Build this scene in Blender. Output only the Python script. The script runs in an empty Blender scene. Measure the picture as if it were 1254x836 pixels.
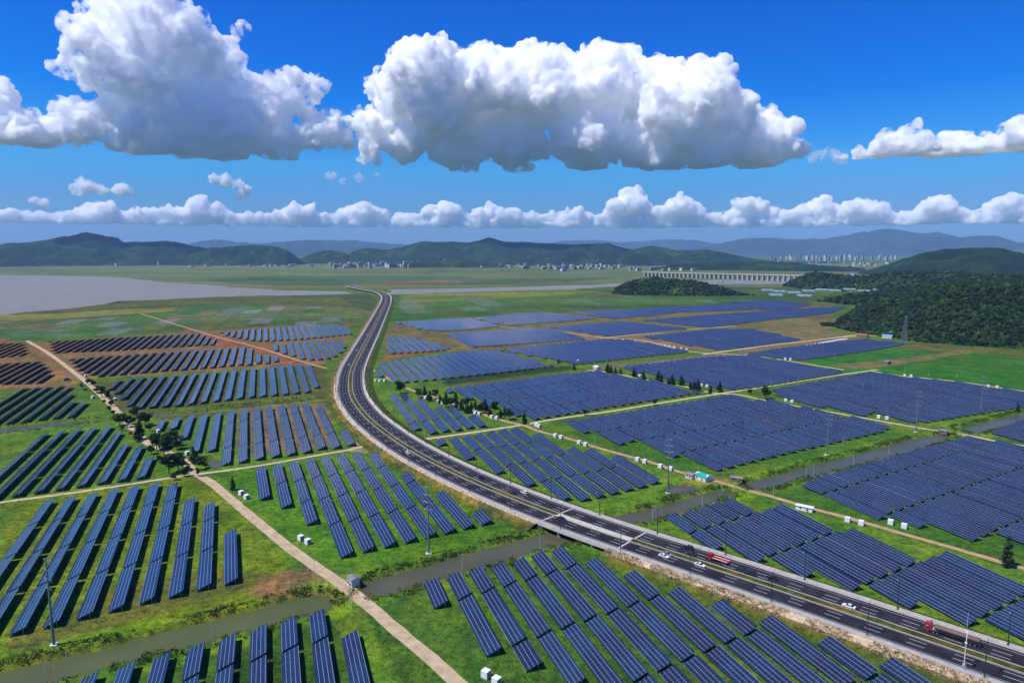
import bpy, bmesh, math, random
import numpy as np
from mathutils import Vector, noise as mnoise

# ------------------------------------------------------------------ camera, world, sun, exposure
sc = bpy.context.scene
C = sc.collection
CAM_H = 140.0
FPX, HORIZ, PW, PH = 836.0, 308.0, 1254.0, 836.0
PITCH = math.atan((PH / 2 - HORIZ) / FPX)
cam_d = bpy.data.cameras.new('camera')
cam = bpy.data.objects.new('camera', cam_d)
C.objects.link(cam)
cam.location = (0, 0, CAM_H)
cam.rotation_euler = (math.pi / 2 - PITCH, 0, 0)
cam_d.sensor_width = 36.0
cam_d.lens = 36.0 * FPX / PW
cam_d.clip_start = 1.0
cam_d.clip_end = 400000.0
sc.camera = cam
SUN_EL = math.radians(59)
SUN_AZ = math.radians(-114)          # measured from the view axis (+Y), positive to the right
sd = Vector((math.sin(SUN_AZ) * math.cos(SUN_EL), math.cos(SUN_AZ) * math.cos(SUN_EL), math.sin(SUN_EL)))
sun_d = bpy.data.lights.new('sun', 'SUN')
sun_d.energy = 4.9
sun_d.angle = math.radians(0.53)
sun_d.color = (1.0, 0.955, 0.88)
sun = bpy.data.objects.new('sun', sun_d)
C.objects.link(sun)
sun.rotation_euler = (-sd).to_track_quat('-Z', 'Y').to_euler()
sun.location = (0, 0, 300)
world = bpy.data.worlds.new('World')
sc.world = world
world.use_nodes = True
wn, wl = world.node_tree.nodes, world.node_tree.links
wn.clear()
sky = wn.new('ShaderNodeTexSky')
sky.sky_type = 'NISHITA'
sky.sun_disc = False
sky.sun_elevation = SUN_EL
sky.sun_rotation = SUN_AZ
sky.altitude = 140
sky.air_density = 1.0
sky.dust_density = 0.6
sky.ozone_density = 3.0
# the deep, polarised blue of the photographed sky: a grade of the sky's own colour, stronger with height
hs = wn.new('ShaderNodeHueSaturation')
hs.inputs['Saturation'].default_value = 1.25
tc = wn.new('ShaderNodeTexCoord')
sx = wn.new('ShaderNodeSeparateXYZ')
rp = wn.new('ShaderNodeValToRGB')
cr = rp.color_ramp
cr.elements[0].position = 0.0
cr.elements[0].color = (0.36, 0.50, 0.98, 1)
cr.elements[1].position = 0.36
cr.elements[1].color = (0.0, 0.47, 1.36, 1)
e = cr.elements.new(0.07); e.color = (0.28, 0.58, 1.02, 1)
e = cr.elements.new(0.12); e.color = (0.22, 0.76, 1.20, 1)
e = cr.elements.new(0.20); e.color = (0.0, 0.60, 1.34, 1)
mx = wn.new('ShaderNodeMixRGB'); mx.blend_type = 'MULTIPLY'; mx.inputs[0].default_value = 1.0
bg = wn.new('ShaderNodeBackground')
bg.inputs['Strength'].default_value = 0.11
wo = wn.new('ShaderNodeOutputWorld')
wl.new(sky.outputs[0], hs.inputs['Color'])
wl.new(tc.outputs['Generated'], sx.inputs[0])
wl.new(sx.outputs['Z'], rp.inputs[0])
wl.new(hs.outputs[0], mx.inputs[1])
wl.new(rp.outputs[0], mx.inputs[2])
wl.new(mx.outputs[0], bg.inputs['Color'])
wl.new(bg.outputs[0], wo.inputs['Surface'])
sc.view_settings.view_transform = 'Standard'
sc.view_settings.look = 'None'
sc.view_settings.exposure = 0.10
sc.view_settings.gamma = 1.0
sc.view_settings.use_curve_mapping = False
sc.render.engine = 'CYCLES'
cy = sc.cycles
cy.use_denoising = True
cy.use_adaptive_sampling = True
cy.adaptive_threshold = 0.02
cy.max_bounces = 100
cy.diffuse_bounces = 2
cy.glossy_bounces = 2
cy.transmission_bounces = 2
cy.transparent_max_bounces = 6
cy.volume_bounces = 100
cy.caustics_reflective = False
cy.caustics_refractive = False
cy.blur_glossy = 1.0


def gp(x, y, z=0.0):
    """ground point (x, y) of the photograph, lying at height z"""
    cx = (x - PW / 2) / FPX
    c2 = (PH / 2 - y) / FPX
    fy = math.cos(PITCH) + c2 * math.sin(PITCH)
    fz = -math.sin(PITCH) + c2 * math.cos(PITCH)
    t = (z - CAM_H) / fz
    return (cx * t, fy * t)


def at(x, y, D):
    """the point seen at photograph pixel (x, y), D metres away along the ground"""
    cx = (x - PW / 2) / FPX
    c2 = (PH / 2 - y) / FPX
    fy = math.cos(PITCH) + c2 * math.sin(PITCH)
    fz = -math.sin(PITCH) + c2 * math.cos(PITCH)
    t = D / math.hypot(cx, fy)
    return (cx * t, fy * t, CAM_H + fz * t)


def tag(o, label=None, cat=None, group=None, kind=None):
    if label: o['label'] = label
    if cat: o['category'] = cat
    if group: o['group'] = group
    if kind: o['kind'] = kind
    return o


def mesh_obj(name, verts, faces, mat=None, parent=None, smooth=False, uvs=None, cols=None, mats=None, mat_idx=None):
    me = bpy.data.meshes.new(name)
    if isinstance(verts, np.ndarray) and isinstance(faces, np.ndarray):
        nv, (nf, k) = len(verts), faces.shape
        me.vertices.add(nv)
        me.vertices.foreach_set('co', np.ascontiguousarray(verts, dtype=np.float32).ravel())
        me.loops.add(nf * k)
        me.loops.foreach_set('vertex_index', np.ascontiguousarray(faces, dtype=np.int32).ravel())
        me.polygons.add(nf)
        me.polygons.foreach_set('loop_start', np.arange(0, nf * k, k, dtype=np.int32))
        me.polygons.foreach_set('loop_total', np.full(nf, k, dtype=np.int32))
    else:
        me.from_pydata([tuple(v) for v in verts], [], [tuple(f) for f in faces])
    if uvs is not None:
        ul = me.uv_layers.new(name='uv')
        ul.data.foreach_set('uv', np.ascontiguousarray(uvs, dtype=np.float32).ravel())
    if cols is not None:
        ca = me.color_attributes.new('tint', 'FLOAT_COLOR', 'POINT')
        ca.data.foreach_set('color', np.ascontiguousarray(cols, dtype=np.float32).ravel())
    for m in (mats or ([mat] if mat else [])):
        me.materials.append(m)
    if mat_idx is not None:
        me.polygons.foreach_set('material_index', np.ascontiguousarray(mat_idx, dtype=np.int32))
    me.polygons.foreach_set('use_smooth', np.full(len(me.polygons), bool(smooth), dtype=bool))
    me.update(calc_edges=True)
    me.validate()
    o = bpy.data.objects.new(name, me)
    C.objects.link(o)
    if parent is not None:
        o.parent = parent
    return o


def empty(name, loc=(0, 0, 0), rz=0.0):
    o = bpy.data.objects.new(name, None)
    o.empty_display_size = 1.0
    o.location = loc
    o.rotation_euler = (0, 0, rz)
    C.objects.link(o)
    return o


# ------------------------------------------------------------------ materials
def new_mat(name):
    m = bpy.data.materials.new(name)
    m.use_nodes = True
    nt = m.node_tree
    b = nt.nodes.get('Principled BSDF')
    return m, nt, b


def simple(name, col, rough=0.7, metal=0.0, spec=0.5, var=0.0, vscale=1.0, bump=0.0):
    m, nt, b = new_mat(name)
    b.inputs['Base Color'].default_value = (*col, 1)
    b.inputs['Roughness'].default_value = rough
    b.inputs['Metallic'].default_value = metal
    b.inputs['Specular IOR Level'].default_value = spec
    if var > 0 or bump > 0:
        t = nt.nodes.new('ShaderNodeTexCoord')
        n = nt.nodes.new('ShaderNodeTexNoise')
        n.inputs['Scale'].default_value = vscale
        n.inputs['Detail'].default_value = 5
        nt.links.new(t.outputs['Object'], n.inputs['Vector'])
        r = nt.nodes.new('ShaderNodeValToRGB')
        r.color_ramp.elements[0].position = 0.3
        r.color_ramp.elements[1].position = 0.7
        r.color_ramp.elements[0].color = (*[c * (1 - var) for c in col], 1)
        r.color_ramp.elements[1].color = (*[min(1, c * (1 + var)) for c in col], 1)
        nt.links.new(n.outputs['Fac'], r.inputs[0])
        nt.links.new(r.outputs[0], b.inputs['Base Color'])
        if bump > 0:
            bp = nt.nodes.new('ShaderNodeBump')
            bp.inputs['Strength'].default_value = 0.6
            bp.inputs['Distance'].default_value = bump
            nt.links.new(n.outputs['Fac'], bp.inputs['Height'])
            nt.links.new(bp.outputs[0], b.inputs['Normal'])
    return m


def ico(sub=2):
    bm = bmesh.new()
    bmesh.ops.create_icosphere(bm, subdivisions=sub, radius=1.0)
    iv = np.array([v.co[:] for v in bm.verts]); fi = np.array([[v.index for v in f.verts] for f in bm.faces])
    bm.free()
    return iv, fi
ICO2 = ico(2)

HAZE = 2.9e-5

# ------------------------------------------------------------------ plan of the place (measured on the ground plane)
rng = np.random.RandomState(7)

def G(pts, z=0.0):
    return np.array([gp(x, y, z) for x, y in pts])

CANALS = [   # outline of every canal, pond and river arm
    [(-60,832),(0,819),(82,800),(144,786.5),(210,768),(272,753),(347,734.5),(384,726),(401,727),(407,733),(404,744),(376,751),(330,763),(290,773),(233,790),(210,795),(137,811.6),(67,835),(0,856),(-60,872)],
    [(440,716),(454,708),(489,698.7),(530,689.3),(567,677),(610,665.5),(650,655.6),(700,642),(739,631.3),(767,627),(790,622),(822,613.5),(857,602.7),(884,597.6),(902,601.8),(901,605.5),(884,609.4),(857,619.4),(823,629),(798,637),(774,641),(745,648),(694,665.6),(663,670),(610,689.3),(566,700.5),(519,713.6),(474,726.7),(446,727)],
    [(907,591.8),(920,588.4),(957,578.4),(980,571.4),(1040,557),(1088,544),(1120,535.5),(1134,533.7),(1158,530),(1168,533.5),(1146,542),(1110,554),(1099,555),(1040,571.5),(980,585),(941,597.6),(926,599)],
    [(1168,524),(1194,518.5),(1254,503.7),(1330,485),(1330,497),(1254,515.5),(1195,531)],
    [(-60,530),(0,523.5),(67,516),(130,511.7),(136,513.5),(117,516.5),(70,521.8),(0,530.5),(-60,538)],
    [(186,506.5),(230,502),(300,495.5),(350,490),(392,486),(395,487.5),(350,492.5),(300,498),(230,505),(190,509.5)],
    [(814,600),(826,592),(846,592.5),(858,600),(840,605),(822,605)],
    [(258,560),(272,562),(276,571),(262,573),(252,567)],
]
SEA = [
    [(-200,335.5),(0,336.5),(50,337),(120,338),(158,340.5),(200,345),(250,348),(290,352),(340,354.5),(420,356),(428,359.5),(380,361.5),(320,361),(250,364),(190,366.5),(140,368),(120,372),(70,378),(20,383),(-60,390),(-300,398)],
    [(470,360),(478,354),(560,352.5),(640,351),(700,349),(770,346),(850,343),(985,341),(985,346.5),(900,348),(850,347),(770,350),(700,354),(640,355.5),(560,357.5),(500,359.5)],
]
# tinted regions of the ground: outline, linear base colour, softness in metres
GREEN = (0.052, 0.110, 0.011); DARKGREEN = (0.022, 0.055, 0.013); OLIVE = (0.098, 0.108, 0.016); BRIGHT = (0.022, 0.115, 0.018)
SOIL = (0.20, 0.115, 0.052); REDSOIL = (0.24, 0.095, 0.04); TAN = (0.34, 0.25, 0.15); MARSH = (0.105, 0.140, 0.052); YEL = (0.15, 0.155, 0.03)
PADDY = (0.10, 0.15, 0.13); GREYMUD = (0.13, 0.125, 0.085)
REGIONS = [
    ([(-900,322),(2200,322),(2200,352),(-900,352)], MARSH),
    ([(230,343),(330,338),(470,337),(620,341),(760,339),(700,346),(430,351.5),(330,350)], (0.055,0.10,0.04)),
    ([(425,347),(560,343),(570,347),(500,351),(430,351.5)], (0.16,0.12,0.08)),
    ([(-300,362),(450,358),(470,372),(440,400),(-300,418)], (0.045,0.075,0.022)),
    ([(60,378),(200,366),(300,362),(420,364),(430,372),(300,372),(180,374),(80,384)], (0.085,0.10,0.024)),
    ([(-100,388),(70,384),(150,378),(230,376),(235,380),(150,385),(60,391),(-100,396)], YEL),
    ([(-40,402),(45,401.5),(50,405),(-40,406)], (0.10,0.12,0.10)),
    ([(-20,404),(5,404),(6,416),(-20,418)], (0.05,0.11,0.03)), ([(8,405),(45,404),(52,412),(8,415)], PADDY), ([(8,411),(52,411),(52,416),(8,417)], (0.03,0.09,0.02)),
    ([(50,403),(88,402.5),(101,411),(60,413.5)], (0.12,0.17,0.17)), ([(98,401),(128,400),(141,409),(106,412)], BRIGHT),
    ([(130,400),(170,398.5),(178,406),(145,408)], PADDY), ([(172,400),(225,398),(238,404),(182,406)], (0.05,0.13,0.02)),
    ([(110,396),(180,394),(182,398),(60,401),(60,398)], (0.09,0.12,0.10)),
    ([(200,388),(300,382),(440,384),(440,390),(300,392),(220,396)], (0.09,0.12,0.10)), ([(230,374),(330,372),(300,380),(215,384)], (0.04,0.10,0.03)),
    ([(220,396),(300,392),(300,400),(250,402)], (0.03,0.09,0.02)), ([(300,394),(420,393),(440,400),(320,399)], (0.035,0.09,0.02)),
    ([(330,372),(440,376),(455,386),(400,380),(320,378)], (0.10,0.085,0.03)),
    ([(485,358),(760,350),(1000,352),(1000,378),(700,384),(560,388),(470,394),(468,375)], (0.05,0.10,0.02)),
    ([(490,362),(700,353),(740,358),(600,366),(490,372)], (0.14,0.175,0.022)),
    ([(480,380),(560,374),(880,366),(900,372),(640,382),(480,393)], (0.03,0.095,0.018)),
    ([(470,398),(560,389),(640,385),(1020,370),(1020,405),(700,422),(470,436)], (0.12,0.105,0.045)),
    ([(-80,400),(20,418),(64,418),(265,404),(340,398),(432,396),(425,425),(395,446),(-80,475)], SOIL),
    ([(-80,455),(70,450),(95,462),(100,474),(-80,478)], (0.23,0.13,0.06)),
    ([(225,403),(330,427),(395,449),(360,449),(280,428),(215,408)], REDSOIL),
    ([(560,408),(740,402),(900,412),(890,432),(720,418),(560,426)], (0.20,0.15,0.085)),
    ([(860,402),(1000,405),(1060,412),(1010,424),(960,432),(900,430)], (0.17,0.135,0.075)),
    ([(466,437),(540,428),(552,427),(530,431),(466,442)], REDSOIL),
    ([(985,438),(1110,420),(1260,424),(1400,440),(1400,500),(1260,478),(1110,462),(1000,452)], (0.026,0.125,0.014)),
    ([(1050,424),(1130,420),(1260,430),(1260,436),(1120,428)], (0.10,0.10,0.03)),
    ([(1010,448),(1090,440),(1190,428),(1195,432),(1100,446),(1060,452)], (0.16,0.14,0.07)),
    ([(100,470),(400,445),(410,500),(200,515),(150,505)], (0.06,0.072,0.02)),
    ([(290,500),(400,492),(415,545),(290,560)], (0.13,0.10,0.06)),
    ([(0,615),(250,580),(400,735),(0,830)], (0.078,0.122,0.010)),
    ([(120,725),(230,700),(330,700),(330,715),(200,750),(20,800),(0,790)], (0.075,0.085,0.018)),
    ([(320,705),(395,690),(405,725),(330,735),(300,728)], (0.13,0.085,0.04)),
    ([(260,580),(500,545),(640,640),(520,700),(420,700)], (0.044,0.120,0.009)),
    ([(420,535),(480,545),(470,556),(430,553)], TAN),
    ([(470,700),(560,712),(540,730),(430,735)], (0.10,0.08,0.03)),
    ([(440,735),(700,665),(1200,836),(1200,980),(560,980)], (0.034,0.085,0.012)),
    ([(-60,840),(400,748),(560,980),(-60,980)], (0.030,0.078,0.012)),
    ([(640,500),(1260,540),(1260,700),(760,560)], (0.034,0.095,0.012)),
    ([(545,470),(700,455),(700,462),(545,482)], (0.07,0.085,0.03)),
    ([(545,462),(640,452),(700,447),(700,453),(545,472)], (0.02,0.045,0.015)),
    ([(733,447),(860,434),(945,428),(945,433),(860,439),(735,453)], GREYMUD),
    ([(840,578),(900,585),(880,596),(830,598)], (0.16,0.10,0.045)),
]

def inside(P, poly):
    x, y = P[:, 0], P[:, 1]
    r = np.zeros(len(P), bool)
    n = len(poly)
    for i in range(n):
        x1, y1 = poly[i]; x2, y2 = poly[(i + 1) % n]
        c = ((y1 > y) != (y2 > y))
        with np.errstate(divide='ignore', invalid='ignore'):
            xi = (x2 - x1) * (y - y1) / (y2 - y1 + 1e-12) + x1
        r ^= c & (x < xi)
    return r

def edge_dist(P, poly):
    d = np.full(len(P), 1e9)
    n = len(poly)
    for i in range(n):
        a = np.array(poly[i]); b = np.array(poly[(i + 1) % n]); e = b - a
        t = np.clip(((P - a) @ e) / (e @ e + 1e-9), 0, 1)
        q = a + t[:, None] * e
        d = np.minimum(d, np.hypot(P[:, 0] - q[:, 0], P[:, 1] - q[:, 1]))
    return d

def vnoise(P, scale, seed=0, octaves=3):
    """cheap value noise on a plane, -1..1"""
    out = np.zeros(len(P)); amp = 1.0; tot = 0
    for o in range(octaves):
        q = P / scale * (2 ** o) + 17.3 * seed + 5.1 * o
        i = np.floor(q).astype(np.int64); f = q - i
        f = f * f * (3 - 2 * f)
        def h(a, b):
            n = (a * 374761393 + b * 668265263 + (seed + o) * 974634777) & 0xffffffff
            n = ((n ^ (n >> 13)) * 1274126177) & 0xffffffff
            return ((n ^ (n >> 16)) & 0xffff) / 32767.5 - 1
        v = (h(i[:, 0], i[:, 1]) * (1 - f[:, 0]) + h(i[:, 0] + 1, i[:, 1]) * f[:, 0]) * (1 - f[:, 1]) + \
            (h(i[:, 0], i[:, 1] + 1) * (1 - f[:, 0]) + h(i[:, 0] + 1, i[:, 1] + 1) * f[:, 0]) * f[:, 1]
        out += v * amp; tot += amp; amp *= 0.5
    return out / tot

def catmull(P, step):
    P = np.array(P, float)
    P = np.vstack([2 * P[0] - P[1], P, 2 * P[-1] - P[-2]])
    out = []
    for i in range(1, len(P) - 2):
        n = max(2, int(np.linalg.norm(P[i + 1] - P[i]) / step))
        for k in range(n):
            t = k / n
            out.append(0.5 * ((2 * P[i]) + (-P[i - 1] + P[i + 1]) * t + (2 * P[i - 1] - 5 * P[i] + 4 * P[i + 1] - P[i + 2]) * t * t + (-P[i - 1] + 3 * P[i] - 3 * P[i + 1] + P[i + 2]) * t ** 3))
    out.append(P[-2])
    return np.array(out)

canal_g = [G(c) for c in CANALS]
sea_g = [G(c) for c in SEA]

M_TRACK = simple('pale_dirt', (0.43, 0.325, 0.195), 0.95, spec=0.1, var=0.22, vscale=0.25)
M_TRACK2 = simple('cream_gravel', (0.46, 0.37, 0.22), 0.95, spec=0.1, var=0.2, vscale=0.3)
M_TRACK3 = simple('orange_dirt', (0.40, 0.25, 0.14), 0.95, spec=0.1, var=0.22, vscale=0.25)
TRACKS = [
    ([(33,417),(60,433),(100,463),(124,484),(143,503),(165,527),(182,543),(205,553),(225,564),(239,579),(256,589),(280,608.5),(317,640),(359,673.8),(405,706),(443,734),(484,769.6),(527,805),(572,846),(640,905)], 5.6, M_TRACK, 'dirt_road'),
    ([(-60,624),(0,615),(104,601),(210,584.7),(254,578.8),(314,570.5),(390,557),(430,550),(455,543)], 3.4, M_TRACK2, 'dirt_road'),
    ([(505,539.5),(567,531),(634,521),(680,513),(752,502.7),(820,491.4),(882,481.8),(940,473),(1021,460),(1075,452.5)], 4.2, M_TRACK2, 'dirt_road'),
    ([(455,452),(498,475),(520,482),(560,496),(611,513.5),(642,521),(661,528),(700,538),(722,545),(764,557),(806,568.5),(823,575),(870,587),(907,597.6),(949,609),(1000,624),(1032,632),(1103,652.5),(1175,673),(1254,695.6),(1330,716)], 3.9, M_TRACK3, 'dirt_road'),
    ([(719,453),(751,456.8),(794,465.7),(833,472),(873,481),(903,483),(940,490.8),(967,495.6),(1013,503.7),(1062,512.5),(1110,521),(1146,527),(1184,532.6),(1218,539.7),(1254,545.7),(1330,560)], 4.0, M_TRACK2, 'dirt_road'),
    ([(600,399),(690,407),(735,413),(788,417),(844,430),(899,434),(934,437),(1034,453)], 4.5, M_TRACK2, 'dirt_road'),
    ([(735,414),(790,408.5),(838,403.7),(900,399)], 5.0, M_TRACK2, 'dirt_road'),
    ([(860,434),(940,423),(985,418),(1050,410)], 6.0, M_TRACK2, 'dirt_road'),
    ([(171,383.5),(217,397.6),(268,413),(320,426.5),(363,440.5),(400,451)], 4.0, M_TRACK3, 'dirt_road'),
    ([(90,456),(200,452),(300,446),(395,440)], 3.0, M_TRACK3, 'dirt_road'),
    ([(1066,454),(1110,461),(1163,466),(1254,479),(1330,490)], 4.0, M_TRACK2, 'dirt_road'),
    ([(1030,413),(1080,411),(1110,414),(1180,420),(1260,427)], 5.0, M_TRACK, 'dirt_road'),
]

# ---- highway centre line
HW = np.array([(-2600, 3000), (-1500, 2840), (-900, 2740), (-632, 2664), (-532, 2451), (-446, 2282), (-391, 2105), (-355, 1926), (-307, 1610), (-249, 1215), (-212, 955), (-190, 805), (-173, 719), (-153, 641), (-125, 566), (-98, 511), (-73, 467), (-48, 430), (-24, 398), (6, 363), (40, 328), (82, 290), (123.5, 252), (168, 210), (260, 125), (360, 35), (480, -70)], float)
HWP = catmull(HW[3:], 4.0)
for _ in range(10):
    HWP[1:-1] = (HWP[:-2] + 2 * HWP[1:-1] + HWP[2:]) / 4
HS = np.concatenate([[0], np.cumsum(np.linalg.norm(np.diff(HWP, axis=0), axis=1))])
def hw_at(s, off=0.0):
    x = np.interp(s, HS, HWP[:, 0]); y = np.interp(s, HS, HWP[:, 1])
    dx = np.interp(s + 2, HS, HWP[:, 0]) - np.interp(s - 2, HS, HWP[:, 0]); dy = np.interp(s + 2, HS, HWP[:, 1]) - np.interp(s - 2, HS, HWP[:, 1])
    l = np.hypot(dx, dy)
    # travelling from far to near; positive offset = the side away from the camera's left (towards the big fields)
    return x - dy / l * off, y + dx / l * off, np.arctan2(dy, dx)
def hw_near(p):
    d = np.linalg.norm(HWP - np.array(p), axis=1); i = int(np.argmin(d))
    return HS[i], d[i]
S_BR0 = hw_near(gp(672, 640, 3))[0] - 6
S_BR1 = hw_near(gp(755, 661, 3))[0] + 4
S_FB = hw_near(gp(470, 369, 3))[0]
def hw_z(s):
    return 3.0 + 4.0 * np.clip((S_FB + 120 - s) / 300.0, 0, 1)

# ---- the ground sheet: finer near the place, coarse towards the horizon
def build_ground():
    # radial rings about the origin of the survey, even steps of one percent
    r = [50.0]
    while r[-1] < 60000: r.append(r[-1] * 1.0085)
    r = np.array(r)
    a = np.concatenate([np.radians(np.arange(-80, -42, 2.0)), np.radians(np.arange(-42, 42.01, 0.17)), np.radians(np.arange(44, 81, 2.0))])
    R, A = np.meshgrid(r, a, indexing='ij')
    P = np.stack([R * np.sin(A), R * np.cos(A)], -1).reshape(-1, 2)
    n = len(P)
    z = np.zeros(n)
    tint = np.tile(np.array(GREEN), (n, 1))
    big = vnoise(P, 90, 3, 3)
    tint *= (1 + 0.16 * big)[:, None]
    mx_ = vnoise(P, 38, 9, 3)
    w = np.clip((mx_ - 0.1) * 2.2, 0, 1)[:, None] * 0.45
    tint = tint * (1 - w) + np.array(OLIVE) * w
    near = R.reshape(-1) < 9000
    wob = np.stack([vnoise(P, 14, 5, 3), vnoise(P, 14, 6, 3)], -1) * np.minimum(7, 1.2 + R.reshape(-1, 1) * 0.004)
    wob = wob + np.stack([vnoise(P, 170, 7, 4), vnoise(P, 170, 8, 4)], -1) * np.clip((R.reshape(-1, 1) - 900) * 0.03, 0, 140)
    Pw = P + wob
    for poly, col in REGIONS:
        g = G(poly)
        lo, hi = g.min(0) - 60, g.max(0) + 60
        k = np.where((P[:, 0] > lo[0]) & (P[:, 0] < hi[0]) & (P[:, 1] > lo[1]) & (P[:, 1] < hi[1]))[0]
        if not len(k): continue
        m = inside(Pw[k], g)
        d = edge_dist(P[k], g)
        soft = 1.0 + 0.006 * np.linalg.norm(g.mean(0)) + 0.02 * max(0, np.linalg.norm(g.mean(0)) - 1500)
        w = np.where(m, np.clip(0.5 + d / soft, 0, 1), 0)
        v = 0.86 + 0.3 * vnoise(P[k], 55, 21, 3)
        v2 = np.clip(vnoise(P[k], 30, 31, 3) * 1.6 - 0.15, 0, 1) * (0.75 if sum(col) > 0.25 else 0.25)
        c = np.array(col) * v[:, None] * (1 - v2[:, None]) + np.array(OLIVE) * v2[:, None]
        tint[k] = tint[k] * (1 - w[:, None]) + c * w[:, None]
    for g, deep, wd in [(g, 2.4, 3.0) for g in canal_g] + [(g, 3.0, 30.0) for g in sea_g]:
        lo, hi = g.min(0) - 30, g.max(0) + 30
        k = np.where((P[:, 0] > lo[0]) & (P[:, 0] < hi[0]) & (P[:, 1] > lo[1]) & (P[:, 1] < hi[1]))[0]
        if not len(k): continue
        Pk = P[k] + np.stack([vnoise(P[k], 9, 51, 2), vnoise(P[k], 9, 52, 2)], -1) * (1.3 if wd < 10 else 9)
        if wd > 10: Pk = Pk + np.stack([vnoise(P[k], 160, 53, 3), vnoise(P[k], 160, 54, 3)], -1) * 55
        m = inside(Pk, g); d = edge_dist(Pk, g)
        sd_ = np.where(m, d, -d)
        z[k] = np.minimum(z[k], -deep * np.clip((sd_ + 0.4 * wd) / wd, 0, 1))
        if wd < 10:   # low muddy, weedy bank
            b = (~m) & (d < 6)
            z[k[b]] += 0.5 * np.exp(-((d[b] - 2.5) / 2.0) ** 2) * (1 + 0.6 * vnoise(P[k[b]], 5, 61, 2))
            t = np.clip(1 - np.abs(sd_ + 0.6) / 1.6, 0, 1)[:, None] * 0.7
            tint[k] = tint[k] * (1 - t) + np.array((0.06, 0.045, 0.025)) * t
            t2 = np.clip(1 - np.abs(sd_ + 6) / 6.5, 0, 1)[:, None] * np.clip(vnoise(P[k], 16, 71, 2) * 1.5 + 0.6, 0, 1)[:, None]
            tint[k] = tint[k] * (1 - t2) + np.array((0.085, 0.165, 0.010)) * t2
    # small farm plots beside the river: rice, mud, water and fallow, cell by cell
    aa = math.radians(-14); Uu = P @ np.array([math.sin(aa), math.cos(aa)]); Vv_ = P @ np.array([math.cos(aa), -math.sin(aa)])
    for poly, cw, cl_, wt in [([(-80,396),(100,391),(235,381),(330,374),(440,377),(462,384),(448,398),(300,400),(245,405),(70,413),(-80,417)], 46, 105, 0.72), ([(490,366),(560,360),(700,357),(860,361),(880,372),(700,383),(520,386),(478,392)], 70, 150, 0.35), ([(520,330),(900,331),(860,338),(520,338)], 160, 500, 0.4)]:
        g = G(poly); m = inside(P + wob * 0.5, g)
        k = np.where(m)[0]
        cu = Uu[k] / cl_ + 0.35 * np.floor(Vv_[k] / cw); iu, iv_ = np.floor(cu).astype(np.int64), np.floor(Vv_[k] / cw).astype(np.int64)
        hsh = ((iu * 73856093) ^ (iv_ * 19349663)) & 1023
        pal = np.array([(0.030,0.105,0.016),(0.045,0.130,0.020),(0.085,0.115,0.030),(0.125,0.165,0.155),(0.15,0.18,0.18),(0.055,0.085,0.022),(0.12,0.10,0.045),(0.040,0.115,0.016),(0.095,0.13,0.022)])
        c = pal[hsh % len(pal)] * (0.85 + 0.3 * ((hsh // 9) % 7) / 7.0)[:, None]
        eg = np.minimum(np.minimum(cu - iu, 1 - (cu - iu)) * cl_, np.minimum(Vv_[k] / cw - iv_, 1 - (Vv_[k] / cw - iv_)) * cw)
        c = np.where((eg < 3.5)[:, None], np.array((0.07, 0.085, 0.03)), c)
        tint[k] = tint[k] * (1 - wt) + c * wt
    for pl, w_, m_, n_ in TRACKS:       # the tracks run on firm level ground, also across the canals
        c_ = catmull(G(pl), 2.5)
        lo, hi = c_.min(0) - 8, c_.max(0) + 8
        k = np.where((P[:, 0] > lo[0]) & (P[:, 0] < hi[0]) & (P[:, 1] > lo[1]) & (P[:, 1] < hi[1]) & (np.abs(z) > 0.001))[0]
        if not len(k): continue
        dd = np.concatenate([np.min(np.linalg.norm(P[q][:, None] - c_[None], axis=2), axis=1) for q in np.array_split(k, max(1, len(k) // 4000))])
        z[k] *= np.clip((dd - w_ / 2 - 0.6) / 2.0, 0, 1)
    nr, na = R.shape
    idx = np.arange(nr * na).reshape(nr, na)
    F = np.stack([idx[:-1, :-1], idx[:-1, 1:], idx[1:, 1:], idx[1:, :-1]], -1).reshape(-1, 4)
    F = F[:, ::-1]
    V = np.column_stack([P, z])
    # ground tint raised towards the camera, fading out with distance
    tint *= (1 + 0.34 * np.clip((1000 - R.reshape(-1)) / 600, 0, 1))[:, None] * np.where(tint.sum(1) < 0.3, 1.08, 0.9)[:, None]
    # far meadows and marshes: long flat strips of different growth
    st = vnoise(np.column_stack([P[:, 0] * 0.35, P[:, 1] * 1.2]), 220, 15, 4)
    fr_ = np.clip((R.reshape(-1) - 900) / 900, 0, 1)
    tint *= (1 + 0.45 * st * fr_)[:, None]
    wy = (np.clip(vnoise(np.column_stack([P[:, 0] * 0.3, P[:, 1]]), 330, 16, 3) * 2.5 - 0.6, 0, 1) * fr_ * 0.55)[:, None]
    tint = tint * (1 - wy) + np.array((0.16, 0.15, 0.06)) * wy
    cols = np.column_stack([tint, np.ones(n)])
    o = mesh_obj('ground', V, F, ground_mat(), smooth=True, cols=cols)
    tag(o, kind='structure')
    return o

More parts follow.
